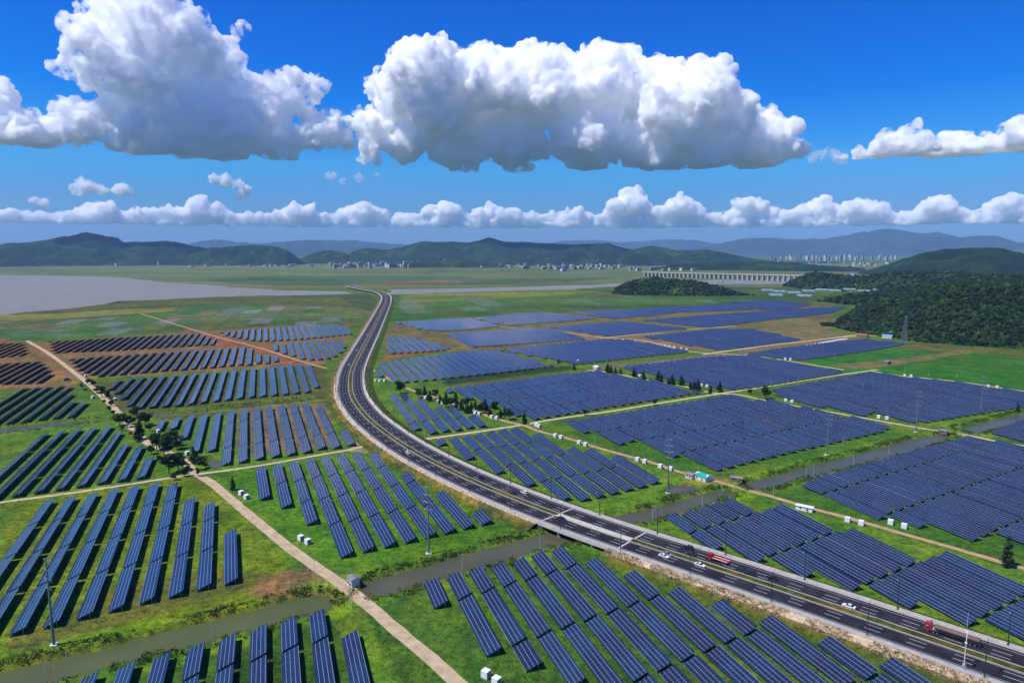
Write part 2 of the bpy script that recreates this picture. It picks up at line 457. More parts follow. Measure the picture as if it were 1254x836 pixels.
def ground_mat():
    m, nt, b = new_mat('grassy_ground')
    N, L = nt.nodes, nt.links
    at_ = N.new('ShaderNodeAttribute'); at_.attribute_name = 'tint'
    geo = N.new('ShaderNodeNewGeometry')
    def nz(scale, detail, rough=0.6):
        t = N.new('ShaderNodeTexNoise'); t.inputs['Scale'].default_value = scale; t.inputs['Detail'].default_value = detail; t.inputs['Roughness'].default_value = rough
        L.new(geo.outputs['Position'], t.inputs['Vector']); return t
    def ramp(src, p0, c0, p1, c1):
        r = N.new('ShaderNodeValToRGB'); r.color_ramp.elements[0].position = p0; r.color_ramp.elements[1].position = p1
        r.color_ramp.elements[0].color = (*c0, 1); r.color_ramp.elements[1].color = (*c1, 1); L.new(src, r.inputs[0]); return r
    def mul(a, bb, f=1.0):
        x = N.new('ShaderNodeMixRGB'); x.blend_type = 'MULTIPLY'; x.inputs[0].default_value = f; L.new(a, x.inputs[1]); L.new(bb, x.inputs[2]); return x
    n1 = nz(0.30, 7, 0.74); n2 = nz(0.05, 5, 0.65); n3 = nz(1.6, 3, 0.6)
    r1 = ramp(n1.outputs['Fac'], 0.34, (0.36, 0.42, 0.5), 0.66, (1.65, 1.55, 1.2))
    r2 = ramp(n2.outputs['Fac'], 0.36, (0.55, 0.72, 0.8), 0.66, (1.55, 1.28, 0.95))
    r3 = ramp(n3.outputs['Fac'], 0.3, (0.6, 0.6, 0.6), 0.7, (1.4, 1.4, 1.4))
    x = mul(at_.outputs['Color'], r1.outputs[0]); x = mul(x.outputs[0], r2.outputs[0]); x = mul(x.outputs[0], r3.outputs[0])
    L.new(x.outputs[0], b.inputs['Base Color'])
    b.inputs['Roughness'].default_value = 0.95; b.inputs['Specular IOR Level'].default_value = 0.1
    bp = N.new('ShaderNodeBump'); bp.inputs['Strength'].default_value = 0.7; bp.inputs['Distance'].default_value = 0.7
    L.new(n1.outputs['Fac'], bp.inputs['Height'])
    L.new(bp.outputs[0], b.inputs['Normal'])
    return m
build_ground()

def water_mat(name, col, rough=0.12, bump=0.05, sc_=0.8, spec=0.5):
    m, nt, b = new_mat(name)
    N, L = nt.nodes, nt.links
    geo = N.new('ShaderNodeNewGeometry')
    t = N.new('ShaderNodeTexNoise'); t.inputs['Scale'].default_value = 0.03; t.inputs['Detail'].default_value = 4
    L.new(geo.outputs['Position'], t.inputs['Vector'])
    r = N.new('ShaderNodeValToRGB'); r.color_ramp.elements[0].position = 0.3; r.color_ramp.elements[1].position = 0.7
    r.color_ramp.elements[0].color = (*[c * 0.82 for c in col], 1); r.color_ramp.elements[1].color = (*[c * 1.12 for c in col], 1)
    L.new(t.outputs['Fac'], r.inputs[0]); L.new(r.outputs[0], b.inputs['Base Color'])
    b.inputs['Roughness'].default_value = rough; b.inputs['Specular IOR Level'].default_value = spec
    w = N.new('ShaderNodeTexNoise'); w.inputs['Scale'].default_value = sc_; w.inputs['Detail'].default_value = 3
    L.new(geo.outputs['Position'], w.inputs['Vector'])
    bp = N.new('ShaderNodeBump'); bp.inputs['Strength'].default_value = 0.5; bp.inputs['Distance'].default_value = bump
    L.new(w.outputs['Fac'], bp.inputs['Height']); L.new(bp.outputs[0], b.inputs['Normal'])
    return m
W_OLIVE = water_mat('algae_green_water', (0.082, 0.098, 0.026), 0.35, 0.02, spec=0.25)
W_GREY = water_mat('murky_canal_water', (0.078, 0.080, 0.038), 0.28, 0.05, spec=0.22)
W_SEA = water_mat('silty_estuary_water', (0.205, 0.195, 0.165), 0.6, 0.10, 0.2, spec=0.14)
def grow(g, d):
    c = g.mean(0); out = []
    n = len(g)
    area = 0.5 * sum(g[i][0] * g[(i + 1) % n][1] - g[(i + 1) % n][0] * g[i][1] for i in range(n))
    sgn = 1 if area > 0 else -1
    for i in range(n):
        t = g[(i + 1) % n] - g[i - 1]; t = t / (np.linalg.norm(t) + 1e-9)
        out.append(g[i] + np.array([t[1], -t[0]]) * sgn * d)
    return np.array(out)
for i, g in enumerate(canal_g):
    e = grow(g, 2.5)
    o = mesh_obj('canal_water' if i < 6 else 'pond_water', [(x, y, -1.0) for x, y in e], [list(range(len(e)))], W_OLIVE if i == 0 else W_GREY)
    tag(o, kind='structure')
for g in sea_g:
    e = grow(g, 15)
    o = mesh_obj('river_water', [(x, y, -1.2) for x, y in e], [list(range(len(e)))], W_SEA)
    tag(o, kind='structure')

# ------------------------------------------------------------------ dirt tracks
def ribbon(name, P, w, z, mat, jit=0.35, kind='structure'):
    P = catmull(P, 3.0)
    d = np.gradient(P, axis=0); d /= np.linalg.norm(d, axis=1)[:, None]
    n = np.stack([-d[:, 1], d[:, 0]], -1)
    k = len(P)
    jl = vnoise(P, 6, 81, 2) * jit; jr = vnoise(P, 6, 82, 2) * jit
    L_ = P + n * (w / 2 + jl)[:, None]; R_ = P - n * (w / 2 + jr)[:, None]
    zc = np.full(k, z)
    V = np.vstack([np.column_stack([L_, zc]), np.column_stack([P, zc + 0.05]), np.column_stack([R_, zc])])
    i = np.arange(k - 1)
    F = np.vstack([np.stack([i + k, i + k + 1, i + 1, i], -1), np.stack([i + 2 * k, i + 2 * k + 1, i + k + 1, i + k], -1)])
    o = mesh_obj(name, V, F, mat, smooth=True)
    tag(o, kind=kind)
    return o
for i, (pl, w, m, nm_) in enumerate(TRACKS):
    ribbon(nm_, G(pl), w, 0.05 + 0.006 * i, m)

# ------------------------------------------------------------------ solar arrays
ROW_AZ = math.radians(-19.0)
PITCHV, TW, TLO, THI = 10.4, 5.8, 0.75, 3.15
def panel_mat():
    m, nt, b = new_mat('solar_glass')
    N, L = nt.nodes, nt.links
    uv = N.new('ShaderNodeUVMap'); uv.uv_map = 'uv'
    sp = N.new('ShaderNodeSeparateXYZ'); L.new(uv.outputs[0], sp.inputs[0])
    def M(op, a, bb=None, clamp=False):
        n = N.new('ShaderNodeMath'); n.operation = op; n.use_clamp = clamp
        for i, v in enumerate((a, bb)):
            if v is None: continue
            if isinstance(v, (int, float)): n.inputs[i].default_value = v
            else: L.new(v, n.inputs[i])
        return n.outputs[0]
    U, Vv = sp.outputs['X'], sp.outputs['Y']
    def line(c, per, w):
        f = M('FRACT', M('DIVIDE', c, per))
        d = M('MINIMUM', f, M('SUBTRACT', 1.0, f))
        return M('LESS_THAN', M('MULTIPLY', d, per), w / 2)
    lv = line(Vv, 1.57, 0.115); lu = M('MULTIPLY', line(U, 1.65, 0.07), 0.32)
    cell = M('MULTIPLY', M('MAXIMUM', line(Vv, 0.1744, 0.012), line(U, 0.165, 0.012)), 0.12)
    fr = M('MAXIMUM', M('MAXIMUM', lv, lu), cell)
    cb = N.new('ShaderNodeCombineXYZ')
    L.new(M('FLOOR', M('DIVIDE', U, 1.65)), cb.inputs[0]); L.new(M('FLOOR', M('DIVIDE', Vv, 1.57)), cb.inputs[1])
    wn_ = N.new('ShaderNodeTexWhiteNoise'); wn_.noise_dimensions = '2D'; L.new(cb.outputs[0], wn_.inputs['Vector'])
    cb2 = N.new('ShaderNodeCombineXYZ')
    L.new(M('FLOOR', M('DIVIDE', U, 13.2)), cb2.inputs[0]); L.new(M('FLOOR', M('DIVIDE', Vv, 100.0)), cb2.inputs[1])
    wn2 = N.new('ShaderNodeTexWhiteNoise'); wn2.noise_dimensions = '2D'; L.new(cb2.outputs[0], wn2.inputs['Vector'])
    rp_ = N.new('ShaderNodeValToRGB'); q = rp_.color_ramp
    q.elements[0].position = 0.0; q.elements[0].color = (0.010, 0.012, 0.034, 1)
    q.elements[1].position = 1.0; q.elements[1].color = (0.007, 0.034, 0.074, 1)
    e_ = q.elements.new(0.5); e_.color = (0.008, 0.018, 0.048, 1)
    L.new(M('ADD', M('MULTIPLY', wn_.outputs['Value'], 0.45), M('MULTIPLY', wn2.outputs['Value'], 0.55)), rp_.inputs[0])
    mx_ = N.new('ShaderNodeMixRGB'); L.new(fr, mx_.inputs[0]); L.new(rp_.outputs[0], mx_.inputs[1]); mx_.inputs[2].default_value = (0.26, 0.30, 0.38, 1)
    L.new(mx_.outputs[0], b.inputs['Base Color'])
    b.inputs['Roughness'].default_value = 0.16
    b.inputs['Specular IOR Level'].default_value = 0.38
    return m
M_PANEL = panel_mat()
M_BACK = simple('dark_backsheet', (0.05, 0.055, 0.07), 0.6)  # dark underside and edges of the panel slab
M_ALU = simple('galvanised_steel', (0.42, 0.43, 0.45), 0.4, 0.6)

def table_geo(L_, phase):
    """panel slab of length L_ along +Y, low edge on -X side; returns verts, faces, uvs, material ids, then frame verts, faces"""
    h = TW / 2; t = 0.06
    sl = math.hypot(TW, THI - TLO)
    nx, nz_ = -(THI - TLO) / sl, TW / sl
    y0, y1 = -L_ / 2, L_ / 2
    A = [(-h, y0, TLO), (h, y0, THI), (h, y1, THI), (-h, y1, TLO)]
    B = [(x - nx * t, y, z - nz_ * t) for x, y, z in A]
    V = A + B
    F = [(0, 1, 2, 3), (7, 6, 5, 4), (0, 4, 5, 1), (1, 5, 6, 2), (2, 6, 7, 3), (3, 7, 4, 0)]
    pu, pv = phase
    uvt = [(pu, pv), (pu, pv + 6.28), (pu + L_, pv + 6.28), (pu + L_, pv)]
    UV = uvt + [(0.5, 0.5)] * 20
    MI = [0, 1, 1, 1, 1, 1]
    return V, F, UV, MI

def boxes(segs, r=0.06):
    """square bars between point pairs"""
    V = []; F = []
    for s in segs:
        a, b_ = Vector(s[0]), Vector(s[1]); w = s[2] if len(s) > 2 else r
        d = (b_ - a).normalized()
        u = d.orthogonal().normalized(); v = d.cross(u)
        k = len(V)
        for p in (a, b_):
            for su, sv in ((-1, -1), (1, -1), (1, 1), (-1, 1)):
                V.append(tuple(p + u * w * su + v * w * sv))
        F += [(k, k + 1, k + 5, k + 4), (k + 1, k + 2, k + 6, k + 5), (k + 2, k + 3, k + 7, k + 6), (k + 3, k, k + 4, k + 7), (k + 3, k + 2, k + 1, k), (k + 4, k + 5, k + 6, k + 7)]
    return V, F

def frame_segs(L_, n=None):
    h = TW / 2; n = n or max(2, int(round(L_ / 4.6)) + 1)
    S = []
    for i in range(n):
        y = -L_ / 2 + 0.5 + (L_ - 1.0) * i / (n - 1)
        def zz(x): return TLO + (THI - TLO) * (x + h) / TW - 0.14
        xa, xb = -h * 0.55, h * 0.6
        S.append(((xa, y, -0.1), (xa, y, zz(xa)), 0.09)); S.append(((xb, y, -0.1), (xb, y, zz(xb)), 0.09))
        S.append(((-h * 0.95, y, zz(-h * 0.95)), (h * 0.95, y, zz(h * 0.95)), 0.06))
        S.append(((xa, y, 0.4), (xb, y, zz(xb) - 0.3), 0.05))
    return S

FIELDS = []
def fld(desc, poly=None, tops=None, bots=None, v_ref=None, breaks=(), az=-19.0, gap=1.5, z=1.9):
    FIELDS.append(dict(desc=desc, poly=poly, tops=tops, bots=bots, v_ref=v_ref, breaks=breaks, az=az, gap=gap, z=z))
def Z(ox, oy, s, pts): return [(ox + a / s, oy + b / s) for a, b in pts]

fld('bottom left field', az=-22.5,
    tops=[(20,618),(50,614),(79.6,610),(109,605),(136.5,600),(161.6,596),(186.8,592.6),(211,590.4),(225,611.8),(251,608.8),(269.5,634),(293,665.4)],
    bots=[(-78,800),(-34,785),(15,774),(57.8,765),(101.8,753.8),(142,744.4),(181,734.5),(217.6,726.6),(252.8,717.4),(287,710.7)],
    breaks=[((22,645),(204,613.5)),((23.5,679),(242.7,638.6)),((17.6,722),(262.8,670.4))], v_ref=(142,744.4))
fld('field across olive canal', az=-19.5,
    tops=[(100.5,829),(145.7,815.8),(191,805),(234.5,791.8),(275.7,780.8),(314,769),(351.8,759.3),(387.3,749.4),(427.4,775.8)],
    bots=[(40,905),(100,905),(400,905),(470,905)], breaks=[((227.6,830.8),(391,783.4))], v_ref=(387.3,749.4))
fld('central field by white inverters', az=-22.5,
    tops=[(313.5,573.2),(335.9,569.6),(356.5,566),(378,563),(397.8,559.7),(416.7,557),(437.3,554.4),(458,555.3),(486.3,574.3),(519.8,594.4),(555.8,612),(593.5,631.3)],
    bots=[(313.5,596.5),(335,622),(360,617.2),(388.5,645.5),(423.5,679),(451.7,672),(477.7,666.5),(502.8,661),(528,654.7),(551.6,649.7),(575,643.9),(597.3,638.8)],
    breaks=[((335.9,592.4),(380.8,584.9)),((380.8,584.9),(462.4,572)),((383.8,611.8),(474,595.6)),((494.6,591.6),(505,589.5)),((414.9,639.6),(532.3,614.9))], v_ref=(477.7,666.5))
fld('field above cream track', az=-21.0,
    tops=[(203.5,513.5),(221.9,511),(239.5,508.5),(256.2,506.8),(273.8,505),(289.7,503.5),(305.6,501.4),(322.4,499.3),(337.5,497.6),(352.5,496),(368.4,494.7),(383.5,493.4),(404.7,509),(428.4,535.8)],
    bots=[(193.4,526),(214.3,523.9),(226,537.8),(237.8,552.9),(258.7,551),(274.6,568),(295.6,564.6),(316.5,561),(336.6,558),(356.7,555.4),(375,552.9),(392.9,548.4),(412.6,547),(431,543.7)],
    breaks=[((289,516),(385,502.6)),((274,548),(425,527))], v_ref=(356.7,555.4))
fld('dark left field below canal', az=-21.0,
    tops=[(17.6,534.3),(39.4,531.8),(60.3,529.3),(80.4,526.8),(101.3,524.3),(121.4,522.6),(140.7,521),(147.4,532.7),(155,547),(174.2,546),(184.3,561)],
    bots=[(-40,617),(11.7,607),(42.7,602),(68.7,598.8),(97,594.6),(124,590.5),(149,587),(172.5,583.8)],
    breaks=[((163,562.8),(30,583.5)),((115,541),(10,553))], v_ref=(124,590.5))
fld('dark left field above canal', az=-21.0,
    tops=[(-20,478),(5,476),(36.8,473.4),(69.7,471.3),(85.5,470.8),(88,484),(92,493),(111.8,491.8)],
    bots=[(-60,526),(8,517.4),(29,515.5),(48.7,513),(67,511.6),(85.5,510)], v_ref=(67,511.6))
fld('small left field on brown soil', az=-21.0, poly=[(-20,445),(13,443),(47.4,441),(52.6,444.5),(58.4,449.7),(64,456.5),(50,468),(-20,470)])
fld('far left field on brown soil', az=-21.0, poly=[(-40,421),(28,418),(35,434),(-40,440)])
fld('upper left strip on brown soil', az=-20.0, poly=[(59,417),(146,412),(242,407.4),(268.4,416.8),(266,421.3),(237,422.6),(158,427.4),(64.5,431.3)])
fld('second strip on brown soil', az=-20.0, poly=[(84,438.4),(115.8,435.8),(184,431.3),(263,426.8),(297,424),(311,427.4),(308,446),(289.5,446.3),(255,449.7),(192,454),(121,460.3),(97,453.7)])
fld('small wedge beside red track', az=-20.0, poly=[(313,433),(337,436),(339,442),(317,446)])
fld('third strip above weedy ditch', az=-20.0,
    tops=[(126,468),(147.4,464.7),(168.4,461.6),(223.7,458.5),(263,455),(310.5,451.2),(361.3,445.6),(371.8,446.3),(388,450.5)],
    bots=[(130,474),(146,482.6),(157,496),(168.4,499.2),(218.4,495.8),(263,490.5),(310.5,485.3),(352,482),(378.4,479.2),(392,471.3)], breaks=[((200,482),(378,463))])
fld('upper strip beside red track', az=-20.0, poly=[(268,406),(312.6,402.4),(356,399.7),(406,397.4),(426,399.7),(434,408),(402,412),(357.4,415.8),(313,417.2),(279,411)])
fld('lower strip beside highway bend', az=-20.0, poly=[(333.7,422),(358.7,419.5),(406,416.3),(418,416.5),(423,424),(414,434.7),(402,438.4),(389,439.8),(374.5,440.5),(361.3,436),(347,432),(335,428)])
fld('far strip beyond highway', poly=[(483.5,394.3),(555,390),(578,389.5),(613,399),(565,403.8),(532,405),(498,399)])
fld('far strip beyond highway, middle', poly=[(580,389),(620,385),(663,382),(729,390),(620,398)])
fld('far strip, third block', poly=[(696,382.3),(783,378.5),(832,382.3),(753,390)])
fld('far strip, fourth block', poly=[(788,378.2),(890,372),(926,378.2),(837,382)])
fld('farthest strip by sheds', poly=[(893,370),(945,367),(993,373.5),(955,379),(930,378)])
fld('second far strip', poly=[(671,400),(763,393.8),(844.5,402.2),(745,411)])
fld('second far strip by track', poly=[(788.4,392),(875,385),(960,379.5),(1036,375),(1018,383),(952,390),(867,400.5)])
fld('second strip on bare soil', poly=[(547,409),(630,402.5),(668,401.5),(718,415),(590,423.5),(580,424)])
fld('third far strip', poly=[(788,411.6),(875,402.7),(920,403),(980,415.5),(934,422),(878,428)])
fld('third strip, middle block', poly=[(609,427.5),(735,415.5),(765,415.5),(844,430),(707,445),(695,443)])
fld('field by conifers', poly=[(460,456.5),(467,443),(573,429.5),(607,428.5),(677,447),(630,453.5),(528,464.5),(482,468.5)], breaks=[((478,450),(640,440)),((484,460),(655,448))], az=-18.0)
fld('small field on orange soil', poly=[(470,417),(481,412),(507,413.5),(550,425),(549,427.5),(515,430.5),(478,432)], az=-18.0)
fld('middle field behind conifers', poly=[(543.8,476.4),(642,463.6),(733,453.6),(771,463),(799,465.5),(855,480.5),(806,488),(700,505),(651,513.3)], breaks=[((588,481),(755,459)),((640,503),(811,474)),((615,491.5),(785,466))])
fld('field right of road fork', poly=[(762,449),(872,436.6),(917,435),(1034,455.5),(934,472),(896,476.5),(870,472),(810,462)], breaks=[((800,459),(960,443))])
fld('right field by green paddocks', poly=[(915,433),(944,428),(1000,421),(1061,415),(1107,421),(1069,428),(984,440),(940,437)])
fld('right field above track', poly=[(941,477.5),(1066,455.5),(1110,462),(1163,467),(1254,480.5),(1300,489),(1260,496),(1129,516.5),(1110,514),(1069,504.5),(1058,508),(1013,496.5),(1005,498),(966,487)], breaks=[((985,483),(1110,463)),((1030,490),(1160,470)),((1076,502.4),(1210,475.5))])
fld('field above orange track', poly=[(688,517),(820,495.6),(892.6,483.8),(921,490),(950,489.5),(963,495),(989,499),(1035,511.5),(1042,510),(1088,523),(1086,526),(934,560.5),(868.6,577.5),(831,557),(814,559),(774.5,539),(761,543),(752,545.5),(719.5,528),(710,531.5)],
    breaks=[((725,529),(920,494.4)),((784,537.4),(1000,501)),((826,555.4),(1025,512))], az=-19.0, v_ref=(868.6,577.5))
fld('field across highway', az=-18.5,
    tops=[(540.5,538),(558,536),(574.8,533),(590.7,530.4),(605.8,527.8),(619,525.7),(635.5,523.6),(670,537.5),(709,553),(724,549.5),(775,566)],
    bots=[(542,543.5),(574,559.5),(613.4,577.7),(648.6,592),(693,610),(720.6,610.4),(738,606),(755.8,602),(773.4,597.8),(790,594),(803.5,590)],
    breaks=[((586.5,549.6),(652.7,540.4)),((620,570),(690.5,556)),((665.3,588.6),(750.8,571.8))], v_ref=(693,610))
fld('field inside highway bend', az=-18.0,
    tops=[(480,483.5),(494.4,481.8),(516,490),(538,499.4),(552,497.7),(577.3,508.6)],
    bots=[(508.6,525),(531,529.5),(546,527),(563,525.3),(577.3,522.8),(592.4,521)], breaks=[((484,491),(503,488)),((503,518),(580,508))], v_ref=(531,529.5))
fld('field beside highway', az=-18.5, poly=[(806,634),(826,629),(847,625),(864,620),(881,614),(898,610.5),(925,624),(934,626),(946,621),(959,616.5),(1024,648),(1026,653),(1048,646),(1124,684),(1128,687),(1149,679.5),(1163,673.5),(1290,730),(1330,760),(1290,815),(1205,757),(1185,763),(1128,735),(1115,743),(1056,714),(1044,722),(1000,698),(988,705),(947,680),(929,686),(893,668),(883,672),(845,651),(832,656)],
    breaks=[((838,654),(932,625)),((945,679),(1024,650)),((1060,715),(1127,686)),((1200,757),(1256,728))], v_ref=(830,655))
fld('big right field by canal', az=-19.0, poly=[(986,591.5),(993,586),(1120,551.7),(1184,534.4),(1209,541.5),(1224,539.5),(1300,556),(1340,600),(1340,700),(1210,652.5),(1184,663.5),(1092,627.5),(1081,632.5)],
    breaks=[((1010,603),(1203,545)),((1089,628),(1254,571)),((1209,652.5),(1290,620))], v_ref=(1081,632.5))
fld('field at right edge', az=-19.0, poly=[(1216,528),(1254,513),(1300,505),(1300,548),(1254,539),(1216,529)])
fld('bottom centre field', az=-18.5,
    tops=[(526,710.8),(556.8,703.3),(583.9,696),(612.2,691),(635.4,684.8),(659.3,675.8),(683.5,671),(727.3,687),(775.7,703),(828.4,723),(886.3,740),(951.5,762),(1018.6,786.7),(1100,814.7),(1180,845)],
    bots=[(540,739.7),(602.5,796.7),(640,905),(900,905),(1250,905)],
    breaks=[((569,730.8),(700.6,692.6)),((634.7,786.3),(801,730.5)),((784,830),(922,772.6)),((1000,853),(1090,820))], v_ref=(540,739.7))

def build_tables():
    T = []
    for fi, f in enumerate(FIELDS):
        az = math.radians(f['az'])
        U = np.array([math.sin(az), math.cos(az)]); Vd = np.array([math.cos(az), -math.sin(az)])
        z = f['z']
        allp = G((f['poly'] or []) + list(f['tops'] or []) + list(f['bots'] or []), z)
        vv = allp @ Vd
        vref = float(np.array(gp(*f['v_ref'], z)) @ Vd) if f['v_ref'] else vv.min() + TW / 2 + 1
        ks = range(int(math.ceil((vv.min() - 0.5 - vref) / PITCHV)), int(math.floor((vv.max() + 0.5 - vref) / PITCHV)) + 1)
        brk = []
        for a, b in f['breaks']:
            A, B = np.array(gp(*a, z)), np.array(gp(*b, z))
            brk.append((A @ Vd, A @ U, B @ Vd, B @ U))
        row_i = 0
        for k in ks:
            v = vref + k * PITCHV
            iv = []
            if f['poly']:
                g = G(f['poly'], z); gv, gu = g @ Vd, g @ U
                cr_ = []
                for i in range(len(g)):
                    j = (i + 1) % len(g)
                    if (gv[i] > v) != (gv[j] > v):
                        cr_.append(gu[i] + (gu[j] - gu[i]) * (v - gv[i]) / (gv[j] - gv[i]))
                cr_.sort()
                iv = [(cr_[i], cr_[i + 1]) for i in range(0, len(cr_) - 1, 2)]
            else:
                t = G(f['tops'], z); b = G(f['bots'], z)
                o1, o2 = np.argsort(t @ Vd), np.argsort(b @ Vd)
                tv, bv = (t @ Vd)[o1], (b @ Vd)[o2]
                if v < max(tv[0], bv[0]) - 4.5 or v > min(tv[-1], bv[-1]) + 4.5: continue
                iv = [(float(np.interp(v, bv, (b @ U)[o2])), float(np.interp(v, tv, (t @ U)[o1])))]
            cuts = []
            for av, au, bv_, bu in brk:
                lo, hi = min(av, bv_), max(av, bv_)
                if lo - 5.5 <= v <= hi + 5.5:
                    cuts.append(au + (bu - au) * (v - av) / (bv_ - av))
            got = False
            for a, b in iv:
                pts = [a] + sorted(c for c in cuts if a + 4 < c < b - 4) + [b]
                for s in range(len(pts) - 1):
                    u0 = pts[s] + (f['gap'] / 2 if s else 0); u1 = pts[s + 1] - (f['gap'] / 2 if s < len(pts) - 2 else 0)
                    if u1 - u0 < 4: continue
                    c = U * (u0 + u1) / 2 + Vd * v
                    if c[1] < 120: continue
                    T.append(dict(c=c, L=u1 - u0, az=az, f=fi, row=row_i, seg=s, nseg=len(pts) - 1, u0=u0, v=v))
                    got = True
            if got: row_i += 1
        FIELDS[fi]['rows'] = row_i
    return T
TABLES = build_tables()
# what the picture shows of each: nearest and largest first
def proj(X, Y, Zz):
    Zr = Zz - CAM_H
    zc = Y * math.cos(PITCH) - Zr * math.sin(PITCH); yc = Y * math.sin(PITCH) + Zr * math.cos(PITCH)
    return PW / 2 + FPX * X / zc, PH / 2 - FPX * yc / zc
def shown(t):
    n = 0
    for q in np.linspace(-0.5, 0.5, 9):
        p = t['c'] + np.array([math.sin(t['az']), math.cos(t['az'])]) * q * t['L']
        x, y = proj(p[0], p[1], 2)
        if 0 < x < PW and 0 < y < PH: n += 1
    d = np.linalg.norm(t['c'])
    return n / 9.0 * t['L'] / d ** 3
for t in TABLES: t['w'] = shown(t)
TABLES.sort(key=lambda t: -t['w'])
vis = [t for t in TABLES if t['w'] > 0]
ONES, MASS = vis[:300], vis[300:] + [t for t in TABLES if t['w'] <= 0 and np.linalg.norm(t['c']) > 150]
print('tables', len(TABLES), 'in view', len(vis), 'mass', len(MASS))
ORD = ['first', 'second', 'third', 'fourth', 'fifth', 'sixth', 'seventh', 'eighth', 'ninth', 'tenth', 'eleventh', 'twelfth', 'thirteenth', 'fourteenth', 'fifteenth', 'sixteenth', 'seventeenth', 'eighteenth', 'nineteenth', 'twentieth'] + ['twenty-' + w for w in ('first', 'second', 'third', 'fourth', 'fifth', 'sixth', 'seventh', 'eighth', 'ninth')] + ['thirtieth'] + ['thirty-' + w for w in ('first', 'second', 'third', 'fourth', 'fifth', 'sixth', 'seventh', 'eighth', 'ninth')] + ['fortieth'] + ['forty-' + w for w in ('first', 'second', 'third', 'fourth', 'fifth', 'sixth', 'seventh', 'eighth', 'ninth')] + ['fiftieth'] + ['fifty-' + w for w in ('first', 'second', 'third', 'fourth', 'fifth', 'sixth', 'seventh', 'eighth', 'ninth')] + ['sixtieth'] * 40
# rows and tables are counted among those in the picture
for fi in range(len(FIELDS)):
    rows = sorted({t['row'] for t in vis if t['f'] == fi})
    for ri, r in enumerate(rows):
        segs = sorted([t for t in vis if t['f'] == fi and t['row'] == r], key=lambda t: t['u0'])
        for si, t in enumerate(segs):
            t['ro'], t['so'], t['ns'] = ri, si, len(segs)
seg_w = lambda t: ('only table' if t['ns'] == 1 else ('nearest table' if t['so'] == 0 else ('farthest table' if t['so'] == t['ns'] - 1 else ORD[t['so']] + ' table')))
for t in ONES:
    r = empty('solar_array', (t['c'][0], t['c'][1], 0), -t['az'])
    ph = (13.2 * rs_i if (rs_i := int(rng.randint(0, 4000))) else 0.0, 100.0 * int(rng.randint(0, 900)))
    V, F, UV, MI = table_geo(t['L'], ph)
    mesh_obj('panel_surface', V, F, parent=r, uvs=UV, mats=[M_PANEL, M_BACK], mat_idx=MI)
    V, F = boxes(frame_segs(t['L']))
    mesh_obj('support_frame', V, F, M_ALU, parent=r)
    tag(r, '%s of %s row from left, %s' % ('blue ' + seg_w(t).replace('table','solar array'), ORD[t['ro']], FIELDS[t['f']]['desc']), 'solar array', 'solar arrays in parallel rows')
def mass_tables():
    V = []; F = []; UV = []; MI = []; o = 0
    for t in MASS:
        v, f, uv, mi = table_geo(t['L'], (13.2 * rng.randint(0, 4000), 100.0 * rng.randint(0, 900)))
        v = np.array(v); ca, sa = math.cos(-t['az']), math.sin(-t['az'])
        d = np.linalg.norm(t['c'])
        sv, sf = boxes([s for s in frame_segs(t['L'], max(2, int(t['L'] / (7 if d < 900 else 16)))) if s[2] > (0.07 if d > 500 else 0)], 0.09)
        sv = np.array(sv)
        for vv_, ff_, mm_, uu_ in ((v, f, mi, uv), (sv, sf, [2] * len(sf), [(0.5, 0.5)] * (4 * len(sf)))):
            w = np.column_stack([vv_[:, 0] * ca - vv_[:, 1] * sa + t['c'][0], vv_[:, 0] * sa + vv_[:, 1] * ca + t['c'][1], vv_[:, 2]])
            V.append(w); F.append(np.array(ff_) + o); UV += list(uu_); MI += list(mm_); o += len(w)
    ob = mesh_obj('solar_arrays', np.vstack(V), np.vstack(F), uvs=np.array(UV), mats=[M_PANEL, M_BACK, M_ALU], mat_idx=np.array(MI))
    tag(ob, 'all the smaller, more distant solar arrays in dense blue rows', 'solar arrays', 'solar arrays in parallel rows', 'stuff')
mass_tables()

# ------------------------------------------------------------------ highway
M_ASPH = simple('worn_asphalt', (0.023, 0.022, 0.026), 0.85, spec=0.15, var=0.45, vscale=0.14)
M_WHITE = simple('white_road_paint', (0.42, 0.42, 0.41), 0.6)
M_CONC = simple('cream_concrete', (0.46, 0.42, 0.35), 0.85, spec=0.2, var=0.15, vscale=0.3)
M_KERB = simple('yellowish_kerb_stone', (0.36, 0.34, 0.24), 0.85, spec=0.2, var=0.15, vscale=0.3)
M_DARK = simple('shaded_concrete', (0.20, 0.19, 0.17), 0.9, var=0.2, vscale=0.3)  # darker copy of the concrete, shade under the decks put into its colour
M_STEEL = simple('zinc_rail', (0.50, 0.51, 0.52), 0.45, 0.3)
M_POLE = simple('dark_painted_steel', (0.035, 0.042, 0.05), 0.45, 0.2)
S_END = HS[-1]
def loft(name, s0, s1, prof, mat, z_off=0.0, step=4.0, parent=None, kind='structure', close=False, cols=None, jit=0.0):
    """prof: (offset, height above the road level) pairs, extruded along the highway"""
    n = max(2, int((s1 - s0) / step) + 1)
    s = np.linspace(s0, s1, n)
    V = []
    for o, z in prof:
        oo = o
        x, y, _ = hw_at(s, oo)
        V.append(np.column_stack([x, y, (hw_z(s) + z + z_off) if z > -2.5 or close else np.full(n, -0.3)]))
    m = len(prof)
    V = np.concatenate(V)
    i = np.arange(n - 1); F = []
    for j in range(m if close else m - 1):
        a, b_ = j * n, ((j + 1) % m) * n
        F.append(np.stack([a + i, a + i + 1, b_ + i + 1, b_ + i], -1))
    F = np.vstack(F)
    if close:
        pass
    o = mesh_obj(name, V, F, mat, parent=parent, cols=None if cols is None else np.repeat(np.array(cols), n, axis=0))
    if kind and parent is None: tag(o, kind=kind)
    return o
